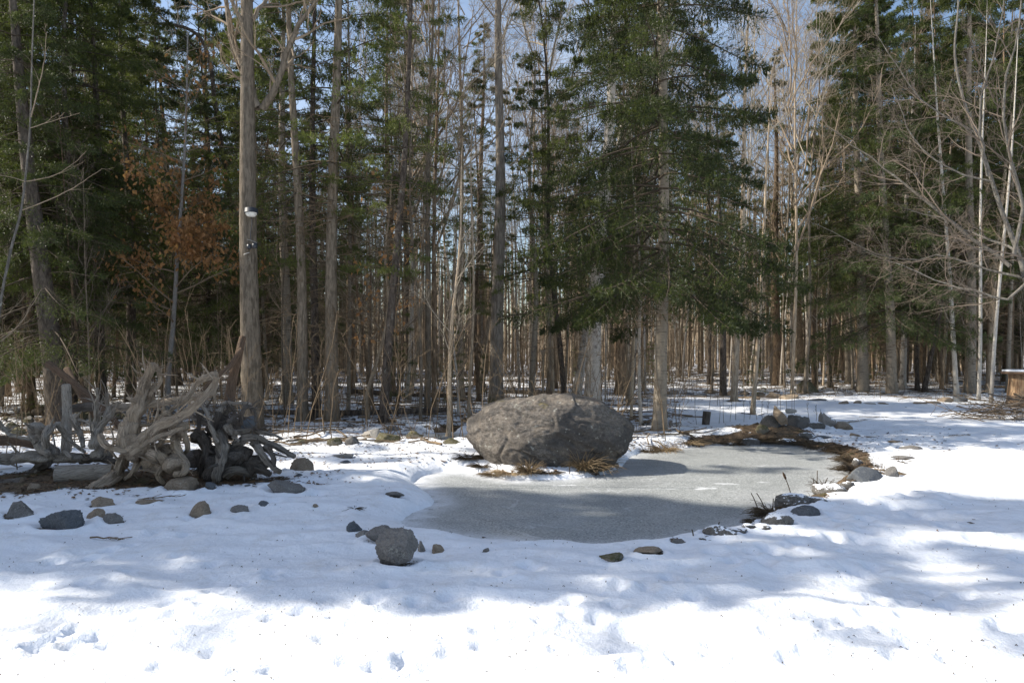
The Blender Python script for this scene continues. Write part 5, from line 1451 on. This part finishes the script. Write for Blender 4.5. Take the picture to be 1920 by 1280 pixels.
log('fallen_branch', 'brown branch running from the splintered snag down to the tan root', [(452,655,10.0), (430,688,9.7), (404,708,9.4), (380,732,9.3)], 5, 4, 'root_brown', seed=5, cat='branch')
log('fallen_branch', 'pale horizontal branch lying behind the tall tan fork', [(185,766,10.4), (250,762,10.3), (320,752,10.2), (400,738,10.0)], 8, 6, 'root_tan', seed=6, cat='branch')
log('fallen_branch', 'dark horizontal branch crossing behind the grey upright prongs', [(118,768,10.2), (150,764,10.2), (185,760,10.1)], 7, 9, 'root_dark', seed=7, cat='branch')
log('fallen_branch', 'grey upright board leaning on the trunk behind the grey prongs', [(124,722,10.0), (126,780,10.0), (124,845,9.9)], 8, 9, 'root_grey', seed=8, cat='branch')
log('fallen_branch', 'second brown pole crossing behind the pile towards the forked root', [(125,692,11.0), (150,735,10.7), (185,790,10.4)], 6, 5, 'root_brown', seed=9, cat='branch')
log('fallen_log', 'long dark log fallen between the trunks left of the boulder', [(480,772,18.5), (600,774,18.0), (720,772,17.6), (840,768,17.4)], 6, 5, 'dark_bark', seed=10)
log('fallen_log', 'dark log lying in the wood beyond the long fallen one', [(660,733,26), (800,742,25.5), (880,738,25)], 5, 4, 'dark_bark', seed=11)
log('fallen_log', 'log lying far behind the boulder', [(940,735,27), (1000,736,27), (1060,738,26.5)], 5, 5, 'dark_bark', seed=12)
log('fallen_log', 'rotten brown log behind the bleached root wad', [(-30,826,10.8), (30,826,10.8), (65,832,10.7)], 10, 9, 'root_brown', seed=13)

# ------------------------------------------------------------------ stump table, cut post, bird box, lamp, brush pile
tb = ground_at(1918, 762)
T_ = thing('stump_table', 'round wooden stump table with a snow covered top at the photo edge', 'table', (tb[0] + .42, tb[1] + .3, tb[2]))
zs = np.array([0, .2, .5, .8, .98, 1.0]); V, q = limb_verts(np.stack([0 * zs, 0 * zs, zs], -1), np.array([.64, .60, .57, .54, .55, .54]), 28, .03, 3, 2, cap=False)
link('stump', MB().add(V, q).mesh('table_stump', [bark('stump_wood', (.36, .24, .14), (.17, .10, .055), 12, .12)]), T_)
def disc(r, z0, z1, k=36, wob=.02, seed=1):
    a = np.arange(k) * 2 * math.pi / k; rr_ = r * (1 + wob * noise3(np.cos(a) * 2, np.sin(a) * 2, .1, seed))
    ring = lambda s, z: np.stack([rr_ * s * np.cos(a), rr_ * s * np.sin(a), np.full(k, z)], -1)
    V = np.vstack([ring(.97, z0), ring(1, z0 + (z1 - z0) * .3), ring(1, z0 + (z1 - z0) * .7), ring(.96, z1), ring(.5, z1 + .004), [[0, 0, z1 + .006]], [[0, 0, z0]]])
    i = np.arange(k); j = (i + 1) % k
    Q = np.concatenate([np.stack([i + b * k, j + b * k, j + (b + 1) * k, i + (b + 1) * k], -1) for b in range(4)])
    Tt = np.concatenate([np.stack([i + 4 * k, j + 4 * k, np.full(k, 5 * k)], -1), np.stack([j, i, np.full(k, 5 * k + 1)], -1)])
    return V, [Q, Tt]
V, fs = disc(.74, 1.0, 1.07); link('table_top', MB().add(V, fs).mesh('table_top', [M['root_brown']]), T_)
M['snow'] = plain('loose_snow', (.80, .83, .88), (.88, .90, .93), 6, .6, .4)
V, fs = disc(.70, 1.072, 1.13, wob=.08, seed=4); link('snow_cap', MB().add(V, fs).mesh('snow_cap', [M['snow']]), T_)

pb = ground_at(1323, 796)
o = thing('cut_post', 'short dark sawn post standing in the weeds right of the big spruce', 'post', pb)
zs = np.linspace(-.1, .30, 7); V, q = limb_verts(np.stack([zs * .12, 0 * zs, zs], -1), np.full(7, .088), 14, .08, 8, 5, cap=False)
V2 = np.vstack([V[-14:], [[.036, 0, .305]]]); i = np.arange(14)
link('post_wood', MB().add(V, q).add(V2, np.stack([i, (i + 1) % 14, np.full(14, 14)], -1)).mesh('post_wood', [M['dark_bark']]), o)

bb = ground_at(1018, 735)
o = thing('bird_box', 'small pale wooden box on a thin post far behind the boulder', 'bird box', bb)
k_ = bb[1] / F; hp = (735 - 664) * k_
def box(mb, c, s):
    c = np.array(c); s = np.array(s) / 2
    V = np.array([[x, y, z] for x in (-1, 1) for y in (-1, 1) for z in (-1, 1)]) * s + c
    return mb.add(V, np.array([[0, 1, 3, 2], [4, 6, 7, 5], [0, 4, 5, 1], [2, 3, 7, 6], [0, 2, 6, 4], [1, 5, 7, 3]]), 0, False)
link('post', box(MB(), (0, 0, hp / 2), (.09, .09, hp)).mesh('box_post', [M['tan_bark']]), o)
link('box', box(MB(), (0, 0, hp + .06), (.16, .16, .14)).mesh('box_body', [M['root_tan']]), o)
link('roof', box(MB(), (0, 0, hp + .14), (.24, .22, .03)).mesh('box_roof', [M['pale_twig']]), o)

def metal(name, c, rough, metallic=0.0, trans=0.0):
    t = Nt(name); t.set(Base_Color=(*c, 1), Roughness=rough, Metallic=metallic); n = t.noise(30, 3); t.bump(n, .05, .002)
    if trans: t.set(Transmission_Weight=trans)
    return t.m
M['lamp_body'] = metal('lamp_body', (.028, .032, .04), .45)
M['lamp_lens'] = metal('lamp_lens', (.78, .76, .70), .25, 0, .15)
M['clip'] = metal('bare_metal', (.30, .30, .29), .45, .9)
lz = at_depth(471, 398, Yh - .26)
LA = thing('tree_lamp', 'small black lamp with a frosted bowl fixed to the large grey trunk', 'lamp', lz)
k_ = Yh / F; a = np.arange(24) * 2 * math.pi / 24
def lathe(prof, k=24):
    a = np.arange(k) * 2 * math.pi / k; V = np.concatenate([np.stack([r * np.cos(a), r * np.sin(a), np.full(k, z)], -1) for r, z in prof]); i = np.arange(k); j = (i + 1) % k
    return V, np.concatenate([np.stack([i + b * k, j + b * k, j + (b + 1) * k, i + (b + 1) * k], -1) for b in range(len(prof) - 1)])
V, q = lathe([(.001, 8 * k_), (9 * k_, 8 * k_), (11.5 * k_, 7 * k_), (12 * k_, 0), (12.6 * k_, -.3 * k_), (12.6 * k_, -1.2 * k_), (10 * k_, -1.2 * k_)]); link('housing', MB().add(V, q).mesh('lamp_housing', [M['lamp_body']]), LA)
V, q = lathe([(10.4 * k_, -1.0 * k_), (10.2 * k_, -3 * k_), (8 * k_, -7 * k_), (5 * k_, -8.4 * k_), (.001, -8.6 * k_)]); link('lens', MB().add(V, q).mesh('lamp_lens', [M['lamp_lens']]), LA)
link('bracket', box(MB(), (0, .10, 3 * k_), (.10, .16, .08)).mesh('lamp_bracket', [M['lamp_body']]), LA)
sz = at_depth(473, 460, Yh - .26)
SE = thing('lamp_sensor', 'small black sensor head wired to the trunk below the lamp', 'sensor', sz)
V, q = lathe([(.001, .05), (.05, .045), (.055, -.04), (.03, -.06), (.001, -.06)], 14); link('sensor_body', MB().add(V + np.array([.05, 0, 0]), q).mesh('sensor_body', [M['lamp_body']]), SE)
link('sensor_body', MB().add(V * .9 + np.array([-.07, .02, -.02]), q).mesh('sensor_body', [M['lamp_body']]), SE)
V, q = tubes(np.array([[[-.10, -.02, .12], [0, -.05, .09], [.10, -.02, .05]]]), np.full((1, 3), .006), 5); link('clip', MB().add(V, q).mesh('wire_clip', [M['clip']]), SE)
V, q = tubes(np.array([[[-.16, -.02, -.19], [-.1, -.04, -.17], [-.05, -.02, -.15]]]), np.full((1, 3), .009), 5); link('clip', MB().add(V, q).mesh('wire_clip', [M['clip']]), SE)
P = np.array([at_depth(471 + 1.5 * math.sin(k), y, Yh - .235) for k, y in enumerate(range(404, 460, 8))]); V, q = tubes(P[None] - sz, np.full((1, len(P)), .008), 5); link('cable', MB().add(V, q).mesh('lamp_cable', [M['lamp_body']]), SE)

# brush pile at the right edge
rngb = np.random.default_rng(8)
g = ground_at(1900, 790)
def sticks(name, label, cx, cy, n, sx, sy, hgt, lmin, lmax, r0, r1, mats, cat, rngb, sag=.35):
    root = thing(name, label, cat, (cx, cy, hz(cx, cy)))
    for j in range(n):
        l = rngb.uniform(lmin, lmax); az = rngb.normal(0, .6) + (math.pi if rngb.random() < .5 else 0)
        x, y = rngb.normal(0, sx), rngb.normal(0, sy); zb = max(0.02, hgt * rngb.random() * math.exp(-(x / sx / 1.3) ** 2 * .5))
        d = np.array([math.cos(az), math.sin(az), rngb.normal(0, .18)]); P = [np.array([x, y, zb]) - d * l / 2]
        for s in range(5):
            d = nrm(d + rngb.normal(0, .09, 3)); P.append(P[-1] + d * l / 5)
        P = np.array(P); P[:, 2] = np.maximum(P[:, 2], .01)
        r = rngb.uniform(r0, r1); V, q = tubes(P[None], r * np.linspace(1, .4, 6)[None], 5); mb = MB().add(V, q)
        Pg, rg_, lg = grow(rngb, P[None], r * np.linspace(1, .4, 6)[None], np.array([l]), 6, .2, 1, .4, 1.0, .2, .45, 3, .12, .0, rmin=.0035); V, q = tubes(Pg, rg_, 3); mb.add(V, q)
        link('stick', mb.mesh('stick', [M[mats[j % len(mats)]]]), root)
    return root
sticks('brush_pile', 'tangled pile of cut brush in front of the stump table', g[0] + .5, g[1] + .5, 85, .85, .4, .55, .8, 2.4, .007, .02, ['dead_twig', 'red_twig', 'twig'], 'brush pile', rngb)
for px, py, a_, l_, lab in ((1590, 792, .25, 1.3, 'forked bare stick lying on the snowy path'), (1640, 783, -.1, .8, 'thin bare stick lying on the path beyond the forked one'), (1800, 818, .1, .5, 'short brown stick on the path near the brush pile'),
                            (300, 935, .3, .5, 'thin curved stalk lying on the dirt before the tan root'), (205, 1013, .05, .35, 'short dark stick on the open snow before the slate slab')):
    p = ground_at(px, py); P = np.stack([np.linspace(-l_ / 2, l_ / 2, 7) * math.cos(a_), np.linspace(-l_ / 2, l_ / 2, 7) * math.sin(a_) * 2, .015 + .02 * rngb.random(7)], -1)
    P[:, 1] += rngb.normal(0, .03, 7); r = .009 * np.linspace(1, .4, 7)[None]
    V, q = tubes(P[None], r, 5); mb = MB().add(V, q); Pg, rg_, lg = grow(rngb, P[None], r, np.array([l_]), 5, .2, .9, .4, .9, .3, .5, 3, .12, 0, rmin=.004); Pg[..., 2] = np.abs(Pg[..., 2]) * .4 + .01; V, q = tubes(Pg, rg_, 3); mb.add(V, q)
    tag(link('fallen_stick', mb.mesh('fallen_stick', [M['dead_twig']]), None, p), lab, 'stick')

# ------------------------------------------------------------------ dry grass, cattails, weeds
M['straw'] = needles('straw', (.25, .17, .095), (.42, .315, .19), .3)
M['straw_dark'] = needles('straw_dark', (.055, .038, .022), (.125, .088, .048), .2)
M['cattail'] = plain('cattail_brown', (.05, .03, .018), (.10, .06, .035), 20)
rngg = np.random.default_rng(99)
def blades(rng, n, spread, l0, l1, up, out, w):
    az = rng.uniform(0, 6.283, n); rr_ = spread * np.sqrt(rng.random(n)); p = np.stack([rr_ * np.cos(az), rr_ * np.sin(az), np.zeros(n)], -1)
    oa = az + rng.normal(0, .7, n); d = nrm(np.stack([np.cos(oa) * out, np.sin(oa) * out, np.full(n, up)], -1) + rng.normal(0, .25, (n, 3)))
    L = rng.uniform(l0, l1, n); pts = [p]
    for s in range(4):
        d = nrm(d + np.array([0, 0, -.30]) + rng.normal(0, .07, (n, 3))); p = p + d * (L / 4)[:, None]; pts.append(p)
    P = np.stack(pts, 1); P[..., 2] = np.maximum(P[..., 2], .004)
    return tubes(P, w * np.linspace(1, .35, 5)[None] * np.ones((n, 1)), 3)
def tuft(px, py, wpx, label, n=150, up=1.0, out=.8, mat='straw', lmul=1.0, name='grass_tuft'):
    g = ground_at(px, py); k = g[1] / F; r = wpx * k / 2
    V, q = blades(rngg, n, r * .55, r * .9 * lmul, r * 2.2 * lmul, up, out, .0050)
    o = link(name, MB().add(V, q).mesh(name, [M[mat]]), None, (g[0], g[1], g[2] - .01))
    tag(o, label, 'grass tuft')
for a in [(992, 893, 34, 'bushy straw tuft at the ice edge before the boulder', 260, 1.2, .7), (955, 884, 56, 'flattened orange straw along the boulder foot near its tail', 260, .4, 1.2, 'straw', .7), (925, 880, 40, 'sparse straw at the tail end of the boulder', 160, .4, 1.1, 'straw', .8),
          (1095, 880, 40, 'tall drooping straw clump under the boulder shoulder', 240, 1.3, .7, 'straw', 1.2), (1122, 886, 46, 'thin drooping straw clump under the boulder nose', 170, 1.0, .8, 'straw', 1.2), (1030, 884, 36, 'dark flattened grass before the middle of the boulder', 160, .5, 1.1, 'straw_dark', .8),
          (880, 862, 50, 'dark root mat under the tail of the boulder', 260, .5, 1.0, 'straw_dark', .6), (905, 872, 40, 'brown dead grass hanging under the boulder tail', 180, .5, 1.0, 'straw_dark', .7),
          (1246, 836, 40, 'tawny grass tuft at the ice edge below the big spruce', 200, .9, .9, 'straw'), (1292, 834, 40, 'flat tawny grass at the ice edge past the big spruce', 170, .6, 1.1, 'straw'), (1215, 838, 30, 'low dead grass between boulder nose and big spruce', 120, .8, .9, 'straw_dark'),
          (1452, 962, 60, 'brown grass clump holding the cattails', 300, .8, 1.0, 'straw_dark', .8), (1425, 978, 44, 'flattened brown grass at the ice rim below the cattails', 200, .5, 1.2, 'straw_dark', .7), (1490, 950, 40, 'dead grass below the large domed stone', 160, .7, 1.0, 'straw_dark', .8),
          (1544, 916, 30, 'thin dead grass beside the flat dark stone', 90, 1.2, .6, 'straw_dark', 1.0), (1610, 880, 60, 'mossy brown grass on the bank above the blue boulder', 320, .7, 1.0, 'straw_dark', .8), (1650, 884, 50, 'dry yellow grass draped behind the blue boulder', 240, .6, 1.1, 'straw', .8),
          (1600, 862, 50, 'dark grass mat on the pond bank above the corner', 260, .6, 1.0, 'straw_dark', .8), (1580, 846, 54, 'dark grass mat on the far right bank of the pond', 240, .5, 1.1, 'straw_dark', .8), (1540, 838, 60, 'dark grass on the bank below the slanting slab', 240, .5, 1.1, 'straw_dark', .7),
          (1480, 830, 70, 'dead grass hanging over the ice below the stone heap', 320, .4, 1.2, 'straw_dark', .8), (1420, 826, 70, 'dead brown grass over the ice edge below the weeds', 320, .4, 1.2, 'straw_dark', .8), (1370, 822, 60, 'dark grass along the far ice edge', 260, .5, 1.1, 'straw_dark', .7),
          (1150, 1046, 50, 'moss and straw on the hump at the front of the pond', 120, .3, 1.2, 'straw_dark', .5), (665, 952, 22, 'small green weed sprig on the open snow', 40, .5, 1.0, 'straw_dark', 1.0), (1690, 865, 26, 'few grass blades by the thin stepping stone', 30, .8, .9, 'straw_dark', 1.0)]:
    tuft(*a)
def cattail(px, py, top, lean, head, label):
    g = ground_at(px, py); k = g[1] / F; h = (py - top) * k; z = np.linspace(0, 1, 8); P = np.stack([lean * h * z ** 1.5, 0 * z, h * z], -1)
    o = thing('cattail', label, 'cattail', g)
    V, q = tubes(P[None], np.linspace(.007, .005, 8)[None], 5); link('stalk', MB().add(V, q).mesh('cattail_stalk', [M['straw_dark']]), o)
    if head:
        hp = P[-1]; d = nrm(P[-1] - P[-2]); zz_ = np.linspace(0, .10, 6)[:, None]; V, q = limb_verts(hp + d * zz_, np.array([.006, .014, .016, .015, .012, .005]), 8, .25, 60, 3); link('seed_head', MB().add(V, q).mesh('cattail_head', [M['cattail']]), o)
for a in [(1484, 935, 899, -.28, True, 'cattail with a frayed brown head standing before the bright ice'), (1424, 968, 924, -.35, False, 'leaning bare cattail stalk at the ice edge, lowest of the clump'), (1436, 962, 924, -.45, False, 'bent bare cattail stalk in the middle of the brown grass clump'),
          (1449, 958, 934, .05, False, 'short straight cattail stalk in the brown grass clump'), (1458, 956, 928, .12, False, 'short cattail stalk beside the large domed stone'), (1532, 918, 882, 0.02, False, 'thin straight stalk beside the flat dark stone'), (1527, 918, 896, -.1, False, 'thin stalk paired with the straight one beside the flat dark stone'),
          (1546, 912, 895, .35, False, 'curved stalk arching over the flat dark stone'), (1300, 1004, 992, -.2, False, 'tiny stalk poking from the ice rim'), (1345, 994, 978, .25, False, 'small stalk behind the rough dark rim stone'), (932, 880, 862, -.05, False, 'single pale stalk before the boulder tail'),
          (1068, 888, 850, .05, False, 'single straight stalk before the middle of the boulder')]:
    cattail(*a)
# matted dead grass over the pond banks, one mass
n = 26000
x = rngg.uniform(-.6, 6.2, n); y = rngg.uniform(7.2, 14.2, n); d_ = poly_sd(x, y, POND); lv = litter(x, y)
cl = fbm(x * 2.2, y * 2.2, oct=3, seed=61)
keep = (d_ > -.06) & (d_ < .75) & (rngg.random(n) < np.clip((lv - .25) * 1.2, 0, 1) * sstep(-.35, .25, cl)) & (lv > .3)
x, y = x[keep], y[keep]; n = len(x); z = H(x, y)
az = rngg.uniform(0, 6.283, n); d = nrm(np.stack([np.cos(az), np.sin(az) - .5, rngg.uniform(.1, 1.0, n)], -1)); L = rngg.uniform(.06, .20, n); p = np.stack([x, y, np.maximum(z, ICE_Z) - .005], -1); ps = [p]
for k in range(3):
    d = nrm(d + np.array([0, 0, -.38]) + rngg.normal(0, .12, (n, 3))); p = p + d * (L / 3)[:, None]; ps.append(p)
P = np.stack(ps, 1); P[..., 2] = np.maximum(P[..., 2], ICE_Z + .004)
V, q = tubes(P, rngg.uniform(.002, .0048, n)[:, None] * np.linspace(1, .4, 4)[None], 3); q1 = q.reshape(n, -1, 4); dk = rngg.random(n) < .86
mb = MB(); mb.add(V, q1[dk].reshape(-1, 4), 0); mb.f.append((q1[~dk].reshape(-1, 4), 1, True))
tag(link('dead_grass', mb.mesh('dead_grass', [M['straw_dark'], M['straw']])), 'matted brown dead grass over the far pond bank', 'grass', kind='stuff')
# weeds and thin saplings by the stone heap
def weed(px, py, top, label, seed, n=8, mat='red_twig', r=.006):
    g = ground_at(px, py); k = g[1] / F; h = (py - top) * k; rg = np.random.default_rng(seed); z = np.linspace(0, 1, 7)
    P = np.stack([rg.normal(0, .05) * h * z + .015 * np.sin(z * 5 + seed), 0 * z, h * z], -1)[None]; rr_ = r * np.linspace(1, .4, 7)[None]; mb = MB(); V, q = tubes(P, rr_, 5); mb.add(V, q)
    if n:
        P2, r2, l2 = grow(rg, P, rr_, np.array([h]), n, .35, 1, .3, .8, .15, .4, 4, .1, .06, rmin=.003); V, q = tubes(P2, r2, 3); mb.add(V, q)
        P3, r3, l3 = grow(rg, P2, r2, l2, 3, .3, 1, .3, .8, .3, .5, 2, .1, .05, rmin=.0025); V, q = tubes(P3, r3, 3); mb.add(V, q)
    tag(link('weed_stalk', mb.mesh('weed_stalk', [M[mat]]), None, g), label, 'plant')
WD = [(1380, 786, 650, 6), (1358, 792, 690, 4), (1349, 794, 735, 3), (1462, 778, 700, 8), (1474, 776, 690, 9), (1484, 776, 672, 9), (1490, 778, 705, 8), (1458, 776, 720, 7), (1330, 770, 690, 5), (1345, 760, 676, 4), (1296, 752, 668, 4), (1305, 796, 740, 5), (1262, 790, 735, 5), (1215, 770, 690, 5), (1205, 788, 720, 6), (1395, 790, 740, 9), (1405, 788, 745, 9), (1418, 786, 748, 9), (1430, 786, 752, 9), (1440, 784, 750, 8), (1370, 790, 748, 8), (1530, 792, 760, 8), (1540, 790, 768, 7), (1515, 782, 752, 7)]
WL = ['tallest thin dead stem standing in the weeds before the pale tan trunk', 'thin dead stem right of the cut post']
for i, (px, py, tp, n) in enumerate(WD):
    place = ('between boulder and big spruce' if px < 1230 else 'just right of the big spruce' if px < 1310 else 'near the cut post' if px < 1362 else 'at the back of the dark pond bank' if px < 1445 else 'behind the upright slab of the stone heap' if px < 1500 else 'at the path end of the stone heap')
    rank = sum(1 for q_ in WD[:i] if abs(q_[0] - px) < 60)
    word = ['bare', 'thin', 'forked', 'wispy', 'crooked', 'reddish', 'short', 'slight', 'low'][(i * 2 + rank) % 9]
    weed(px, py, tp, f'{word} dead weed stalk about {int(round((py - tp) * ground_at(px, py)[1] / F * 10) * 10)} centimetres tall {place}' if i not in (6, 7, 19) else ['twisted dead stalk touching the back of the upright slab', 'dead stalk with curled tips beside the twisted one behind the upright slab', 'thin curled weed at the pond end of the dark bank'][(6, 7, 19).index(i)], 500 + i, n)
LW = [(32, 880, 790), (12, 870, 800), (38, 850, 770), (70, 800, 740), (80, 800, 745), (563, 812, 720), (680, 800, 742), (690, 800, 730)]
for i, (px, py, tp) in enumerate(LW):
    weed(px, py, tp, ['thin dark twig standing before the bleached root wad', 'thin twig at the photo edge before the bleached root wad', 'crooked twig beside the mossy stone before the heap', 'slanting twig between the brown trunk and the leaning spruce', 'second slanting twig beside the leaning spruce',
      'thin forked stem on snow before the first grey trunk', 'low twig behind the round grey mossy row stone', 'low forked twig behind the pale slanted stone'][i], 600 + i, 4, 'dead_twig', .008)

# litter and melt rings round the trunks and stones, then the ground's own attribute
STN = []
for o in SC.objects:
    if o.name.startswith('stone') and o.parent is None: STN.append((o.location.x, o.location.y, max(o.dimensions.x, .08) * .5))
def ringed(x, y):
    l = litter(x, y)
    for (a, c, r) in TAKEN:
        w = r * 2.0 + .30
        m = (np.abs(x - a) < w * 2) & (np.abs(y - c) < w * 2)
        if m.any(): l[m] = np.maximum(l[m], .80 * np.exp(-((x[m] - a) ** 2 + (y[m] - c) ** 2) / w ** 2))
    for (a, c, r) in STN:
        m = (np.abs(x - a) < r * 3) & (np.abs(y - c) < r * 3)
        if m.any(): l[m] = np.maximum(l[m], .62 * np.exp(-(((x[m] - a) ** 2 + (y[m] - c) ** 2) / (r * 1.02 + .02) ** 2) ** 3))
    return l
co = np.zeros(len(gme.vertices) * 3, np.float32); gme.vertices.foreach_get('co', co); co = co.reshape(-1, 3)
for (a, c, r) in STN:
    if c > 17: continue
    m = (np.abs(co[:, 0] - a) < r * 2.2) & (np.abs(co[:, 1] - c) < r * 2.2)
    dd = np.hypot(co[m, 0] - a, (co[m, 1] - c) * 1.15) / r
    pd_ = poly_sd(co[m, 0], co[m, 1], POND)
    co[m, 2] += (pd_ > .02) * (.16 * r * np.exp(-((dd - 1.30) / .22) ** 2) - .10 * r * np.exp(-(dd / .95) ** 4))
for (a, c, r) in TAKEN:
    if c > 24: continue
    w = r + .16; m = (np.abs(co[:, 0] - a) < w * 3) & (np.abs(co[:, 1] - c) < w * 3)
    dd = np.hypot(co[m, 0] - a, co[m, 1] - c) / w
    co[m, 2] += -.07 * np.exp(-dd ** 3) + .02 * np.exp(-((dd - 1.6) / .4) ** 2)
gme.vertices.foreach_set('co', co.ravel()); gme.update()
la = gme.attributes.new('litter', 'FLOAT', 'POINT')
la.data.foreach_set('value', ringed(GX.ravel(), GY.ravel()).astype(np.float32))
# sticks and bark lying on the forest floor, one mass
rng = np.random.default_rng(71)
n = 2600
y = 12.5 + 36 * rng.random(n) ** 1.15; x = rng.uniform(-.8, .8, n) * y; ok = y > forest_edge(x); x, y = x[ok], y[ok]; n = len(x); z = H(x, y)
a = rng.uniform(0, 3.14, n); l = rng.uniform(.1, .9, n); c, s = np.cos(a), np.sin(a)
tt = np.linspace(-1, 1, 5)[None]; wv = rng.normal(0, .05, (n, 5)) * l[:, None]
X = x[:, None] + c[:, None] * l[:, None] * tt - s[:, None] * wv; Y = y[:, None] + s[:, None] * l[:, None] * tt + c[:, None] * wv
Z = H(X.ravel(), Y.ravel()).reshape(n, 5) + .02 + rng.random((n, 1)) * .05
V, q = tubes(np.stack([X, Y, Z], -1), rng.uniform(.004, .022, n)[:, None] * np.linspace(1, .5, 5)[None], 5)
tag(link('forest_debris', MB().add(V, q).mesh('forest_debris', [M['dead_twig']])), 'fallen twigs and sticks strewn over the forest floor', 'debris', kind='stuff')

# ------------------------------------------------------------------ fallen leaves, crumbs and twigs on the snow
rng = np.random.default_rng(77)
n = 60000
y = 6.5 + 30 * rng.random(n) ** 1.3; x = rng.uniform(-.78, .78, n) * y
lv = litter(x, y); pd = np.minimum(poly_sd(x, y, POND), poly_sd(x, y, POOL))
clump = fbm(x * .9, y * .9, oct=3, seed=3)
keep = (rng.random(n) < np.clip(lv * 1.2 + .004 + .25 * (clump > .25) * (lv > .1), 0, .9)) & (pd > .05)
x, y = x[keep], y[keep]; n = len(x); z = H(x, y)
a = rng.uniform(0, 6.283, n); l = rng.uniform(.012, .045, n); w = l * rng.uniform(.3, .7, n); c, s = np.cos(a), np.sin(a)
zt = rng.uniform(.004, .025, (n, 4))
V = np.stack([np.stack([x + c * l, y + s * l, z + zt[:, 0]], -1), np.stack([x - s * w, y + c * w, z + zt[:, 1]], -1), np.stack([x - c * l, y - s * l, z + zt[:, 2]], -1), np.stack([x + s * w, y - c * w, z + zt[:, 3]], -1)], 1)
mi = rng.random(n) < .5
q = np.arange(n * 4).reshape(-1, 4)
M['leaf_brown'] = plain('leaf_brown', (.09, .05, .025), (.22, .13, .065), 3, .8, 0)
M['leaf_dark'] = plain('leaf_dark', (.035, .025, .016), (.10, .068, .04), 3, .8, 0)
mb = MB(); mb.add(V, q[mi], 0, False); mb.f.append((q[~mi], 1, False))
tag(link('fallen_leaves', mb.mesh('fallen_leaves', [M['leaf_brown'], M['leaf_dark']])), 'brown fallen leaves scattered over the snow and soil', 'leaves', kind='stuff')
n = 4200
y = 3.0 + 14 * rng.random(n) ** 1.2; x = rng.uniform(-.75, .75, n) * y
pd = poly_sd(x, y, POND); cl = fbm(x * .7, y * .7, oct=3, seed=6); keep = (rng.random(n) < .25 + .7 * (cl > .2)) & (pd > .1); x, y = x[keep], y[keep]; n = len(x); z = H(x, y)
a = rng.uniform(0, 6.283, n); l = rng.uniform(.002, .010, n); P = np.stack([np.stack([x - np.cos(a) * l, y - np.sin(a) * l, z + .003], -1), np.stack([x, y, z + .010], -1), np.stack([x + np.cos(a) * l, y + np.sin(a) * l, z + .004], -1)], 1)
V, q = tubes(P, rng.uniform(.0010, .0036, n)[:, None] * np.array([[.6, 1, .5]]), 4)
tag(link('debris', MB().add(V, q).mesh('twig_crumbs', [M['leaf_dark']])), 'bark crumbs and twig bits strewn on the snow', 'debris', kind='stuff')
